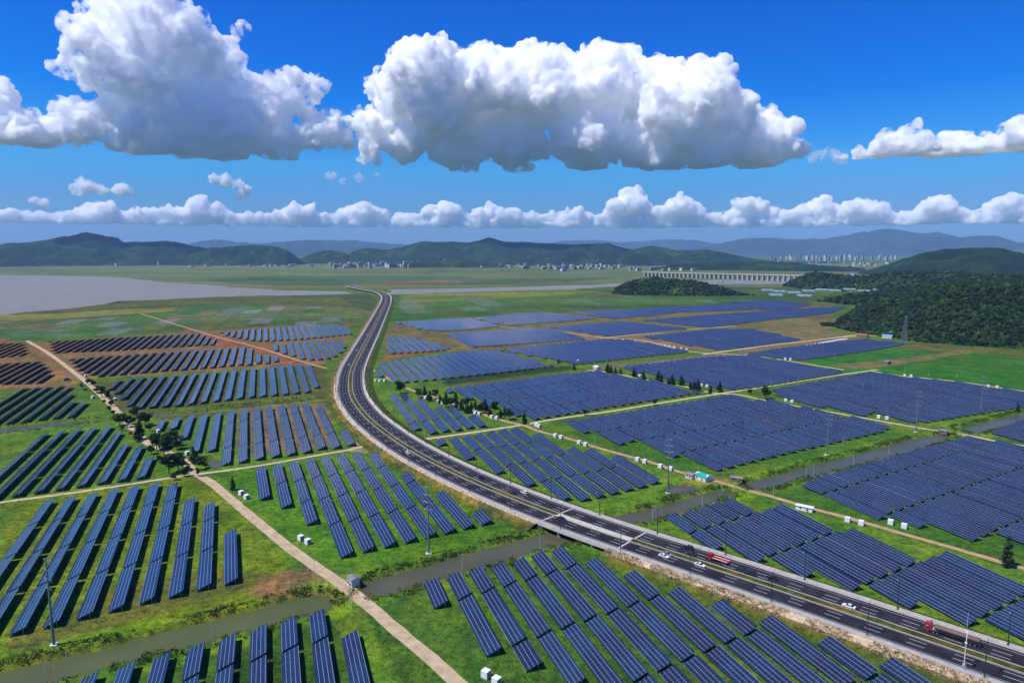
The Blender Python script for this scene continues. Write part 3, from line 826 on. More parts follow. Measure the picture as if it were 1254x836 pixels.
# embankment (with its dry, reedy shoulder towards the camera)
GM = bpy.data.materials['grassy_ground']
M_REED = simple('dry_reed_bed', (0.50, 0.37, 0.24), 0.95, spec=0.1, var=0.28, vscale=0.9, bump=0.5)
TANR = (0.40, 0.30, 0.175, 1); TANG = (0.14, 0.125, 0.045, 1); GRN = (0.045, 0.085, 0.014, 1)
for a, b in ((S_FB, S_BR0), (S_BR1, S_END)):
    loft('embankment', a, b, [(-18.8, -1.0), (-21.0, -1.8), (-25.0, -3.3)], GM, cols=[(0.15, 0.13, 0.045, 1), (0.09, 0.10, 0.02, 1), GRN])
    loft('embankment', a, b, [(-15.2, -0.05), (-17.6, -0.5), (-18.8, -1.0)] if a > S_BR0 else [(-15.2, -0.05), (-16.4, -0.25)], M_REED)
    if a < S_BR0: loft('embankment', a, b, [(-16.4, -0.25), (-17.6, -0.5), (-18.8, -1.0)], GM, cols=[(0.22, 0.16, 0.08, 1), (0.15, 0.13, 0.05, 1), (0.10, 0.11, 0.025, 1)])
    loft('embankment', a, b, [(25.0, -3.3), (19.5, -1.3), (15.2, -0.05)], GM, cols=[GRN, GRN, (0.10, 0.10, 0.03, 1)])
    loft('embankment', a, b, [(-15.2, -0.05), (15.2, -0.05)][::-1], M_DARK)
for s0, s1 in ((0, S_END),):
    for side in (-1, 1):
        loft('road', s0, s1, [(side * 12.2, 0.0), (side * 2.0, 0.04)][::side], M_ASPH)
        loft('pavement', s0, s1, sorted([(side * 15.2, 0.10), (side * 12.2, 0.10)], reverse=True), M_CONC)
        loft('kerb', s0, s1, sorted([(side * 2.08, 0.03), (side * 2.06, 0.2), (side * 1.7, 0.22), (side * 1.68, 0.1)], reverse=True), M_KERB, step=6)
        loft('road_marking', s0, s1, sorted([(side * 10.95, 0.012), (side * 10.75, 0.012)], reverse=True), M_WHITE, 0.006)
        loft('road_marking', s0, s1, sorted([(side * 2.65, 0.045), (side * 2.45, 0.045)], reverse=True), M_WHITE, 0.006)
# median planting, absent on the canal bridge
for a, b in ((0, S_BR0), (S_BR1, S_END)):
    n = int((b - a) / 1.2)
    s = np.linspace(a, b, n); V = []
    offs = [1.68, 1.1, 0.4, -0.4, -1.1, -1.68]
    for j, o_ in enumerate(offs):
        x, y, _ = hw_at(s, o_)
        hgt = 0.12 + (0 if j in (0, 5) else 0.28 + 0.4 * np.clip(vnoise(np.column_stack([x, y]), 3.5, 91 + j, 2), -0.4, 1))
        V.append(np.column_stack([x, y, hw_z(s) + hgt]))
    V = np.concatenate(V); i = np.arange(n - 1)
    F = np.vstack([np.stack([j * n + i, j * n + i + 1, (j + 1) * n + i + 1, (j + 1) * n + i], -1) for j in range(5)])
    mc = vnoise(V[:, :2], 7, 97, 2)[:, None]
    cl = np.array((0.055, 0.060, 0.016)) * (1 + 0.3 * mc) + np.array((0.07, 0.03, 0.0)) * np.clip(mc, 0, 1)
    o = mesh_obj('median_grass', V, F, GM, smooth=True, cols=np.column_stack([cl, np.ones(len(cl))]))
    tag(o, 'strip of yellowish grass and weeds along the highway median', 'grass', kind='stuff')
loft('pavement', S_BR0, S_BR1, [(1.72, 0.16), (-1.72, 0.16)], M_CONC)
# dashes: 5.6 m every 14 m, four lines
def dashes():
    V = []; F = []; k = 0
    s0d = hw_near(gp(1055, 751, 3))[0] % 14.0
    for o_ in (4.55, 7.65, -4.55, -7.65):
        s = s0d if o_ > 0 else s0d + 5
        while s < S_END - 8:
            for t in (s, s + 2.8):
                x0, y0, _ = hw_at(t, o_ + 0.13); x1, y1, _ = hw_at(t, o_ - 0.13); x2, y2, _ = hw_at(t + 2.8, o_ - 0.13); x3, y3, _ = hw_at(t + 2.8, o_ + 0.13)
                z = 0.04 * (1 - (abs(o_) - 2) / 10.2) + 0.008
                za, zb = float(hw_z(t)) + z, float(hw_z(t + 2.8)) + z
                V += [(x0, y0, za), (x1, y1, za), (x2, y2, zb), (x3, y3, zb)]; F.append((k, k + 1, k + 2, k + 3)[::-1]); k += 4
            s += 14.0
    tag(mesh_obj('road_marking', V, F, M_WHITE), kind='structure')
dashes()
# expansion joints and cross bars by the bridge
for s in (S_BR0, S_BR1):
    for side in (-1, 1):
        loft('road_marking', s - 0.45, s + 0.45, sorted([(side * 12.1, 0.012), (side * 2.1, 0.05)], reverse=True), M_CONC, 0.008, step=0.3)

# guard rails
def rail(side, off, label):
    r = empty('guard_rail', (0, 0, 0))
    for (z0, z1) in ((0.62, 0.92),):
        loft('rail', S_FB, S_END, [(side * off, z0), (side * off, z1), (side * (off + 0.08), z1), (side * (off + 0.08), z0)], M_STEEL, parent=r, close=True)
    segs = []
    s = S_FB
    while s < S_END:
        x, y, _ = hw_at(s, side * (off + 0.15)); z = float(hw_z(s))
        segs.append(((x, y, z), (x, y, z + 0.9), 0.07)); s += 4.0
    V, F = boxes(segs)
    tag(mesh_obj('post', V, F, M_STEEL, parent=r), kind='stuff')
    tag(r, label, 'guard rail', 'guard rails of the highway')
rail(-1, 13.3, 'long pale guard rail on the highway side next to the dry reeds')
rail(1, 12.5, 'long guard rail on the highway side next to the right fields')
def parapet(side, label):
    r = loft('parapet', S_FB, S_END, [(side * 14.75, 0.1), (side * 14.75, 0.75), (side * 15.15, 0.75), (side * 15.15, -0.6)], M_CONC, kind=None)
    tag(r, label, 'parapet')
parapet(1, 'low cream concrete parapet along the far side of the highway')
parapet(-1, 'low cream concrete parapet above the dry reeds')

# canal bridge
br = empty('road_bridge', (*hw_at((S_BR0 + S_BR1) / 2)[:2], 0))
inv = Vector(br.location)
def rel(o, root):
    o.parent = root; o.matrix_parent_inverse = root.matrix_world.inverted()
bpy.context.view_layer.update()
d = loft('deck', S_BR0 - 1, S_BR1 + 1, [(-15.3, -0.03), (-15.35, -1.0), (-13.0, -1.35), (13.0, -1.35), (15.35, -1.0), (15.3, -0.03)], M_CONC, close=True, kind=None); rel(d, br)
for f in (0.28, 0.72):
    s = S_BR0 + (S_BR1 - S_BR0) * f
    segs = []
    for o_ in (-13.6, -8, -2.7, 2.7, 8, 13.6):
        x, y, _ = hw_at(s, o_); segs.append(((x, y, -3), (x, y, 1.75), 0.55))
    a_ = hw_at(s, -14.8); b2 = hw_at(s, 14.8)
    segs.append(((a_[0], a_[1], 1.3), (b2[0], b2[1], 1.3), 0.5))
    V, F = boxes(segs); p = mesh_obj('pier', V, F, M_CONC); rel(p, br)
for s in (S_BR0 + 0.5, S_BR1 - 0.5):
    a_ = hw_at(s, -15.0); b2 = hw_at(s, 15.0)
    V, F = boxes([((a_[0], a_[1], 0.2), (b2[0], b2[1], 0.2), 1.5)]); p = mesh_obj('abutment', V, F, M_DARK); rel(p, br)
tag(br, 'highway bridge with cream deck edge crossing the murky canal', 'bridge')
# far river bridge
fb = empty('road_bridge', (*hw_at(200)[:2], 0)); bpy.context.view_layer.update()
d = loft('deck', 0, S_FB + 2, [(-15.3, -0.04), (-15.35, -1.4), (15.35, -1.4), (15.3, -0.04)], M_CONC, close=True, kind=None); rel(d, fb)
s = 4.0
while s < S_FB:
    segs = []
    for o_ in (-11, -4, 4, 11):
        x, y, _ = hw_at(s, o_); segs.append(((x, y, -3), (x, y, float(hw_z(s)) - 1.3), 0.8))
    V, F = boxes(segs); p = mesh_obj('pier', V, F, M_DARK); rel(p, fb)
    s += 30
tag(fb, 'far highway bridge on piers ending over the grey river', 'bridge')

# ------------------------------------------------------------------ street lamps
def tube(segs, n=8):
    V = []; F = []
    for a, b_, r0, r1 in segs:
        a, b_ = Vector(a), Vector(b_); d = (b_ - a).normalized(); u = d.orthogonal().normalized(); v = d.cross(u); k = len(V)
        for p, r in ((a, r0), (b_, r1)):
            for i in range(n):
                t = 2 * math.pi * i / n; V.append(tuple(p + u * math.cos(t) * r + v * math.sin(t) * r))
        for i in range(n): F.append((k + i, k + (i + 1) % n, k + n + (i + 1) % n, k + n + i))
        F.append(tuple(range(k + n - 1, k - 1, -1))); F.append(tuple(range(k + n, k + 2 * n)))
    return V, F
def copy_tree(o, parent=None):
    c = o.copy(); C.objects.link(c); c.parent = parent
    for ch in o.children: copy_tree(ch, c)
    return c
def make_lamp():
    r = empty('street_lamp')
    V, F = tube([((0, 0, 0), (0, 0, 13.0), 0.20, 0.11)]); mesh_obj('pole', V, F, M_POLE, r)
    V, F = tube([((0, 0, 0), (0, 0, 0.5), 0.34, 0.3)]); mesh_obj('base', V, F, M_POLE, r)
    V, F = tube([((0, 0, 12.2), (1.2, 0, 13.0), 0.07, 0.06), ((1.2, 0, 13.0), (2.6, 0, 13.2), 0.06, 0.06)]); mesh_obj('arm', V, F, M_POLE, r)
    V, F = boxes([((2.3, 0, 13.2), (3.3, 0, 13.28), 0.12)]); mesh_obj('lamp_head', V, F, M_STEEL, r)
    return r
lamp0 = make_lamp(); first = True
li = 0
sides = {-1: (hw_near(gp(938, 741, 3))[0], 'on the reedy near side'), 1: (hw_near(gp(1099, 747, 3))[0], 'on the far side')}
for side in (-1, 1):
    ph, wd = sides[side]
    s = ph
    while s + 35 < S_END: s += 35
    k = 0
    while s > HS[0] + 900:
        x, y, a = hw_at(s, side * 14.3)
        px, py = proj(x, y, 3)
        if -10 < px < 1270 and py < 850 and not (px > 1254 and py > 836):
            L_ = lamp0 if first else copy_tree(lamp0)
            first = False
            L_.location = (x, y, 3.1); L_.rotation_euler = (0, 0, float(a) + (math.pi / 2 if side < 0 else -math.pi / 2))
            tag(L_, 'dark street lamp %s of the highway, %s counted from the bottom right' % (wd.replace('on the ', 'on '), ORD[min(k, 59)]), 'street lamp', 'street lamps along the highway')
            k += 1
        s -= 35
# camera mast near the corner
x, y = gp(1180, 820, 3)
t = empty('camera_mast', (x, y, 3.1), 0.9)
V, F = tube([((0, 0, 0), (0, 0, 9.5), 0.16, 0.11), ((0, 0, 9.5), (2.2, 0, 12.0), 0.10, 0.08)]); mesh_obj('pole', V, F, simple('white_paint', (0.7, 0.7, 0.7), 0.4), t)
V, F = boxes([((0, 0, 1.2), (0, 0, 2.2), 0.35)]); mesh_obj('control_box', V, F, M_STEEL, t)
V, F = boxes([((1.9, 0, 12.1), (2.9, 0, 12.2), 0.25)]); mesh_obj('camera', V, F, bpy.data.materials['white_paint'], t)
V, F = boxes([((-0.3, 0, 9.5), (0.5, 0, 9.5), 0.28)]); mesh_obj('antenna', V, F, bpy.data.materials['white_paint'], t)
tag(t, 'white mast with slanted arm and camera box on the near guard rail, bottom right', 'mast')

# ------------------------------------------------------------------ vehicles
M_GLASS = simple('dark_car_glass', (0.01, 0.012, 0.015), 0.06)
M_TYRE = simple('tyre_rubber', (0.015, 0.015, 0.015), 0.8)
M_RIM = simple('wheel_rim', (0.4, 0.4, 0.42), 0.35, 0.7)
M_LIGHT = simple('headlight_glass', (0.75, 0.75, 0.75), 0.1)
M_TAIL = simple('tail_light_glass', (0.35, 0.01, 0.01), 0.2)
PAINT = {}
def paint(n, c):
    if n not in PAINT:
        m = simple(n + '_car_paint', c, 0.25, 0.0, 0.5); m.node_tree.nodes['Principled BSDF'].inputs['Coat Weight'].default_value = 0.7; PAINT[n] = m
    return PAINT[n]
def extrude_profile(P, w, inset=0.0, zsplit=None):
    """side outline P (x, z), width w; points above zsplit are drawn in by inset"""
    n = len(P); V = []
    for sgn in (-1, 1):
        for x, z in P:
            y = w / 2 - (inset if zsplit is not None and z > zsplit else 0.0)
            V.append((x, sgn * y, z))
    F = [tuple(range(n - 1, -1, -1)), tuple(range(n, 2 * n))]
    for i in range(n):
        j = (i + 1) % n; F.append((i, j, n + j, n + i))
    return V, F
def wheel(parent, x, y, r=0.34, w=0.22):
    V, F = tube([((x, y - w / 2, r), (x, y + w / 2, r), r, r)], 14); t = mesh_obj('wheel', V, F, M_TYRE, parent)
    V, F = tube([((x, y - w / 2 - 0.01, r), (x, y + w / 2 + 0.01, r), r * 0.6, r * 0.6)], 10); mesh_obj('rim', V, F, M_RIM, t)
def add_bevel(o, w=0.06):
    b = o.modifiers.new('bevel', 'BEVEL'); b.width = w; b.segments = 2; b.limit_method = 'ANGLE'
def make_car(col, cname, kind='saloon'):
    r = empty('car'); p = paint(cname, col)
    if kind == 'suv':
        body = [(-2.35, 0.35), (2.35, 0.35), (2.4, 0.75), (2.3, 1.0), (1.3, 1.12), (-2.35, 1.12), (-2.42, 0.8)]
        cab = [(1.35, 1.08), (0.65, 1.68), (0.2, 1.75), (-1.9, 1.72), (-2.3, 1.1)]
    else:
        body = [(-2.4, 0.3), (2.4, 0.3), (2.45, 0.6), (2.3, 0.82), (1.2, 0.95), (-1.6, 1.0), (-2.35, 0.98), (-2.45, 0.6)]
        cab = [(1.15, 0.93), (0.35, 1.38), (-0.1, 1.45), (-0.9, 1.43), (-1.75, 0.98)]
    V, F = extrude_profile(body, 1.84); o = mesh_obj('body', V, F, p, r); add_bevel(o, 0.1)
    zs = 1.2
    V, F = extrude_profile(cab, 1.66, 0.16, zs); o = mesh_obj('window', V, F, M_GLASS, r)
    top = [(x * 0.96 - 0.02, z + 0.015) for x, z in cab if z > zs]
    zt = max(z for _, z in cab)
    rf = [(x, z) for x, z in top] + [(x, z - 0.07) for x, z in top[::-1]]
    V, F = extrude_profile(rf, 1.38); mesh_obj('roof', V, F, p, r)
    for x in (-1.5, 1.5):
        for y in (-0.84, 0.84): wheel(r, x, y)
    for y in (-0.68, 0.68):
        V, F = boxes([((2.38, y - 0.16, 0.68), (2.38, y + 0.16, 0.68), 0.09)]); mesh_obj('headlight', V, F, M_LIGHT, r)
        V, F = boxes([((-2.40, y - 0.16, 0.78), (-2.40, y + 0.16, 0.78), 0.08)]); mesh_obj('tail_light', V, F, M_TAIL, r)
    return r
def place(r, px, py, label, cat, lane=None):
    g = gp(px, py, 3.2); s, d_ = hw_near(g)
    x0, y0, a = hw_at(s, 0); x1, y1, _ = hw_at(s, 1)
    off = (g[0] - x0) * (x1 - x0) + (g[1] - y0) * (y1 - y0)
    L_ = [3.3, 6.1, 9.25]
    o_ = (1 if off > 0 else -1) * (lane if lane else min(L_, key=lambda q: abs(q - abs(off))))
    x, y, a = hw_at(s, o_)
    r.location = (x, y, 3.03); r.rotation_euler = (0, 0, float(a) + (math.pi if o_ > 0 else 0.0))
    tag(r, label, cat)
WHT = (0.75, 0.75, 0.76); BLK = (0.012, 0.013, 0.016); RED = (0.32, 0.010, 0.010); GRY = (0.22, 0.25, 0.28); SIL = (0.5, 0.52, 0.54)
for px, py, col, cn, kd, lb in [
    (1040, 744, WHT, 'white', 'saloon', 'white saloon car alone on the highway, behind the red tank lorry'),
    (843, 671, BLK, 'black', 'suv', 'black car in the outer lane by the parapet, left of the red truck'),
    (825, 678, GRY, 'grey', 'saloon', 'grey green car beside the median, upper left of the black ones'),
    (849, 681, BLK, 'black', 'saloon', 'black car in the middle lane just left of the white one by the red truck'),
    (866, 691, WHT, 'white', 'saloon', 'white car beside the small red truck, next to the median'),
    (918, 704, BLK, 'black', 'suv', 'first black car following the small red truck'),
    (942, 707, BLK, 'black', 'saloon', 'second black car behind the small red truck, further right'),
    (809, 681, WHT, 'white', 'saloon', 'white car with dark windows in the carriageway nearer to the reeds'),
    (689, 637, BLK, 'black', 'saloon', 'black car on the canal bridge'),
    (642, 604, WHT, 'white', 'suv', 'white van like car on the far carriageway just before the canal bridge'),
    (628, 605, BLK, 'black', 'saloon', 'black car behind the white one, before the canal bridge'),
    (589, 586, BLK, 'black', 'suv', 'black car on the far carriageway between bend and bridge'),
    (499, 555, WHT, 'white', 'suv', 'white car on the near carriageway inside the bend'),
    (472, 539, RED, 'red', 'saloon', 'red car on the near carriageway inside the bend'),
    (416, 456, BLK, 'black', 'saloon', 'black car at the far end of the bend'),
    (426, 447, WHT, 'white', 'saloon', 'white car just past the bend, lower of the far white cars'),
    (436, 429, WHT, 'white', 'suv', 'white car beyond the bend, middle of the far white cars'),
    (451, 410, WHT, 'white', 'suv', 'white car on the straight towards the river, topmost of the far cars')]:
    place(make_car(col, cn, kd), px, py, lb, 'car')
def make_tanker():
    r = empty('tank_lorry'); p = paint('red', RED)
    M_TANK = simple('brown_tank_paint', (0.13, 0.07, 0.06), 0.6, 0.0, var=0.2, vscale=0.4)
    V, F = extrude_profile([(6.2, 0.6), (8.6, 0.6), (8.65, 1.6), (8.35, 3.2), (6.3, 3.3)], 2.5); o = mesh_obj('cab', V, F, p, r); add_bevel(o, 0.12)
    V, F = extrude_profile([(8.36, 1.75), (8.67, 1.75), (8.44, 2.85), (8.2, 2.85)], 2.2); mesh_obj('windscreen', V, F, M_GLASS, r)
    V, F = extrude_profile([(6.4, 3.3), (7.8, 3.3), (6.4, 3.9)], 2.1); o = mesh_obj('wind_deflector', V, F, p, r)
    for y in (-1.26, 1.26):
        V, F = boxes([((7.0, y, 2.2), (8.0, y, 2.2), 0.0)]) if 0 else boxes([((7.1, y, 2.25), (8.0, y, 2.25), 0.28)]); mesh_obj('side_window', V, F, M_GLASS, r)
        V, F = boxes([((8.58, y * 0.75 - 0.2, 0.95), (8.58, y * 0.75 + 0.2, 0.95), 0.12)]); mesh_obj('headlight', V, F, M_LIGHT, r)
    # tank: elliptical shell
    n = 18; V = []; F = []
    xs = [-8.6, -8.45, -8.0, 4.9, 5.35, 5.5]; sc_ = [0.35, 0.8, 1, 1, 0.8, 0.35]
    for x, k in zip(xs, sc_):
        for i in range(n):
            t = 2 * math.pi * i / n; V.append((x, 1.22 * k * math.cos(t), 2.35 + 0.95 * k * math.sin(t)))
    for a in range(len(xs) - 1):
        for i in range(n): F.append((a * n + i, a * n + (i + 1) % n, (a + 1) * n + (i + 1) % n, (a + 1) * n + i))
    F.append(tuple(range(n - 1, -1, -1))); F.append(tuple(range((len(xs) - 1) * n, len(xs) * n)))
    mesh_obj('tank', V, F, M_TANK, r, smooth=True)
    V, F = boxes([((-7.8, 0, 3.36), (4.8, 0, 3.36), 0.07)]); mesh_obj('walkway', V, F, M_POLE, r)
    V, F = boxes([((-8.4, -0.5, 1.15), (8.0, -0.5, 1.15), 0.14), ((-8.4, 0.5, 1.15), (8.0, 0.5, 1.15), 0.14), ((-8.4, -1.15, 0.75), (-8.4, 1.15, 0.75), 0.12)]); mesh_obj('chassis', V, F, M_POLE, r)
    V, F = boxes([((5.8, -0.9, 1.5), (5.8, 0.9, 1.5), 0.35)]); mesh_obj('fuel_tank', V, F, M_STEEL, r)
    for x in (7.6, 5.6, 4.4, -4.4, -5.7, -7.0):
        for y in (-1.05, 1.05): wheel(r, x, y, 0.5, 0.36)
    return r
place(make_tanker(), 1163, 774, 'long brown tank lorry with a red cab', 'tank lorry', 6.1)
def make_flatbed():
    r = empty('flatbed_truck'); p = paint('red', RED)
    V, F = extrude_profile([(2.6, 0.6), (4.8, 0.6), (4.9, 1.5), (4.6, 2.9), (2.7, 2.95)], 2.4); o = mesh_obj('cab', V, F, p, r); add_bevel(o, 0.1)
    V, F = extrude_profile([(4.62, 1.6), (4.92, 1.6), (4.68, 2.6), (4.4, 2.6)], 2.1); mesh_obj('windscreen', V, F, M_GLASS, r)
    V, F = extrude_profile([(-4.9, 1.0), (2.4, 1.0), (2.4, 1.2), (-4.9, 1.2)], 2.45); b_ = mesh_obj('load_bed', V, F, p, r)
    V, F = boxes([((-4.85, -1.2, 1.45), (2.35, -1.2, 1.45), 0.22), ((-4.85, 1.2, 1.45), (2.35, 1.2, 1.45), 0.22)]); mesh_obj('side_board', V, F, p, b_)
    V, F = boxes([((-4.6, -0.4, 0.8), (4.2, -0.4, 0.8), 0.14), ((-4.6, 0.4, 0.8), (4.2, 0.4, 0.8), 0.14)]); mesh_obj('chassis', V, F, M_POLE, r)
    for x in (3.8, -2.4, -3.6):
        for y in (-1.05, 1.05): wheel(r, x, y, 0.48, 0.34)
    return r
place(make_flatbed(), 877, 689, 'small bright red flatbed truck among the cars', 'truck', 6.1)

# ------------------------------------------------------------------ hills and mountains
def forest_mat(name, ca, cb, cc, s1, s2, bump, rock=None):
    m, nt, b = new_mat(name); N, L = nt.nodes, nt.links
    geo = N.new('ShaderNodeNewGeometry')
    def nz(s, d):
        t = N.new('ShaderNodeTexNoise'); t.inputs['Scale'].default_value = s; t.inputs['Detail'].default_value = d; t.inputs['Roughness'].default_value = 0.65
        L.new(geo.outputs['Position'], t.inputs['Vector']); return t
    a, c = nz(s1, 6), nz(s2, 4)
    r = N.new('ShaderNodeValToRGB'); q = r.color_ramp; q.elements[0].position = 0.33; q.elements[0].color = (*ca, 1); q.elements[1].position = 0.72; q.elements[1].color = (*cc, 1)
    e_ = q.elements.new(0.52); e_.color = (*cb, 1); L.new(a.outputs['Fac'], r.inputs[0])
    r2 = N.new('ShaderNodeValToRGB'); r2.color_ramp.elements[0].position = 0.35; r2.color_ramp.elements[0].color = (0.65, 0.65, 0.7, 1); r2.color_ramp.elements[1].position = 0.65; r2.color_ramp.elements[1].color = (1.3, 1.3, 1.2, 1)
    L.new(c.outputs['Fac'], r2.inputs[0])
    x = N.new('ShaderNodeMixRGB'); x.blend_type = 'MULTIPLY'; x.inputs[0].default_value = 1; L.new(r.outputs[0], x.inputs[1]); L.new(r2.outputs[0], x.inputs[2])
    L.new(x.outputs[0], b.inputs['Base Color']); b.inputs['Roughness'].default_value = 0.95; b.inputs['Specular IOR Level'].default_value = 0.05
    bp = N.new('ShaderNodeBump'); bp.inputs['Strength'].default_value = 0.9; bp.inputs['Distance'].default_value = bump
    L.new(c.outputs['Fac'], bp.inputs['Height']); L.new(bp.outputs[0], b.inputs['Normal'])
    return m
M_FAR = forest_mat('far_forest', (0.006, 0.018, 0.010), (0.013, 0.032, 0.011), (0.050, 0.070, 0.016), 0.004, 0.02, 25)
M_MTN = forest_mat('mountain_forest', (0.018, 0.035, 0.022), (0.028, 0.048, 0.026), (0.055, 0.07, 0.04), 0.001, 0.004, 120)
M_UNDER = forest_mat('forest_floor', (0.018, 0.035, 0.010), (0.028, 0.05, 0.013), (0.05, 0.075, 0.02), 0.03, 0.15, 2.0)
HILLS = {}
def hill(name, D, sil, depth, mat, res=140, rough=0.22, kind='structure', back=None, skew=0.35, seed=0, fine=1.0):
    """sil: skyline in photograph pixels for a ridge D metres away; becomes a mound with slopes before and behind"""
    sx_ = [p[0] for p in sil]; x0, x1 = sx_[0], sx_[-1]
    nx = int(res * fine); ny = int(46 * fine)
    xs = np.linspace(x0, x1, nx)
    ys = np.interp(xs, sx_, [p[1] for p in sil])
    crest = np.array([at(x, y, D) for x, y in zip(xs, ys)])
    H = np.maximum(crest[:, 2], 0)
    H = H + vnoise(np.column_stack([xs * D / FPX, np.zeros(nx)]), D / 75, seed + 3, 4) * H * 0.06
    back = back or depth
    taper = 0.12 + 0.88 * np.clip(H / (H.max() * 0.75), 0, 1) ** 0.8
    t = np.linspace(-1, 1, ny)
    V = np.zeros((ny, nx, 3))
    for j, tt in enumerate(t):
        r = tt * (depth if tt < 0 else back) * taper
        k = 1 + r / D
        P = np.column_stack([crest[:, 0] * k, crest[:, 1] * k])
        sh = np.cos(abs(tt) ** (1 - skew * 0.4) * math.pi / 2) ** 1.15
        # spurs and gullies running down the slope
        g = vnoise(np.column_stack([P[:, 0], P[:, 1] * 0.4]), max(H.max(), 30) * 1.2, seed + 11, 4)
        g2 = 1 - 2 * np.abs(vnoise(np.column_stack([P[:, 0], P[:, 1] * 0.5]), max(H.max(), 30) * 0.9, seed + 19, 3))
        z = H * sh * (1 + rough * (g + 0.7 * g2) * (1 - sh ** 4) * 2.0)
        V[j, :, :2] = P; V[j, :, 2] = z - 2.0 * (abs(tt) > 0.99)
    idx = np.arange(nx * ny).reshape(ny, nx)
    F = np.stack([idx[:-1, :-1], idx[:-1, 1:], idx[1:, 1:], idx[1:, :-1]], -1).reshape(-1, 4)
    o = mesh_obj(name, V.reshape(-1, 3), F, mat, smooth=True)
    tag(o, kind=kind)
    return V
# farthest pale ranges
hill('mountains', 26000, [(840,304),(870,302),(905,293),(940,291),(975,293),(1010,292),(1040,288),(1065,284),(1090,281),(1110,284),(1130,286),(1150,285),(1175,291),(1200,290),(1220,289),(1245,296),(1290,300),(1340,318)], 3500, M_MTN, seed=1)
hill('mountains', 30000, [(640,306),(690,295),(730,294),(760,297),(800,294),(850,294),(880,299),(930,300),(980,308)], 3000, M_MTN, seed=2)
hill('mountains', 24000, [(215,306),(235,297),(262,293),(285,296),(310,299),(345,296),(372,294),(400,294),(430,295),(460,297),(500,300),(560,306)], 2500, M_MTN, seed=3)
# middle hills
hill('hill', 9600, [(-120,312),(-60,304),(0,299),(40,297),(65,292),(85,288),(106,285),(125,288),(145,292),(152,297),(170,297),(205,295),(222,298),(240,303),(262,306),(300,316)], 1300, M_FAR, seed=4, fine=2)
hill('hill', 8600, [(-120,318),(-60,306),(0,304),(30,303),(60,301),(100,303),(140,305),(170,302),(200,304),(225,308),(250,316)], 700, M_FAR, seed=5, fine=2)
hill('hill', 7900, [(215,323),(235,311),(255,304),(280,302),(305,300),(335,301),(350,305),(362,313),(375,323)], 450, M_FAR, seed=6, fine=1.5)
hill('hill', 8800, [(360,320),(385,309),(400,307),(420,309),(445,320)], 500, M_FAR, seed=7)
hill('hill', 9000, [(415,318),(432,308),(450,304),(475,306),(495,302),(515,296),(545,296),(575,297),(598,292),(620,296),(650,297),(690,299),(720,299),(745,298),(765,304),(785,308),(810,320)], 1100, M_FAR, seed=8, fine=2)
hill('hill', 7300, [(580,322),(620,318),(680,312),(705,308),(745,309),(780,311),(800,317),(830,324)], 500, M_FAR, seed=9)
hill('hill', 8300, [(755,312),(785,303),(800,301),(830,307),(850,306),(875,307),(895,311),(925,317),(950,321)], 700, M_FAR, seed=10)
hill('hill', 6300, [(470,330),(500,322),(560,318),(600,322),(640,330)], 250, M_FAR, seed=12)
hill('hill', 5600, [(790,331),(820,324),(870,321),(930,320),(975,322),(1010,325),(1060,328)], 300, M_FAR, seed=13)
hill('hill', 5000, [(1050,334),(1080,326),(1110,316),(1135,308),(1160,306),(1180,304),(1200,302),(1225,304),(1245,309),(1270,313),(1300,312),(1340,306),(1400,305),(1500,312),(1600,330)], 900, M_FAR, seed=14, fine=2)
# near wooded hills, with their trees
WOOD = []
def wood(D, sil, depth, seed, back=None, dens=1.0, size=4.2, fine=1.0):
    V = hill('wooded_hill', D, sil, depth, M_UNDER, seed=seed, back=back, rough=0.3, fine=fine)
    WOOD.append((V, dens, size))
wood(2330, [(748,361),(756,352),(775,345),(790,342.5),(815,344),(840,345),(862,348),(885,354),(905,360),(925,364)], 90, 21, dens=1.0, size=4.5)
wood(3000, [(960,351),(975,342),(993,336),(1010,337),(1030,338),(1060,340),(1085,336),(1110,334),(1150,335),(1200,337),(1250,338),(1330,338),(1400,350)], 200, 22, dens=0.5, size=6)
wood(2150, [(1000,372),(1015,365),(1035,359),(1060,361),(1080,357),(1110,352),(1140,350),(1180,346),(1220,343),(1260,341),(1320,340),(1400,344),(1500,360)], 260, 23, dens=0.8, size=5)
wood(1440, [(1005,409),(1018,401),(1032,391),(1050,382),(1080,372),(1110,362),(1140,355),(1180,350),(1220,348),(1260,346),(1320,345),(1400,350),(1500,370)], 215, 24, back=500, dens=1.1, size=3.4, fine=1.6)

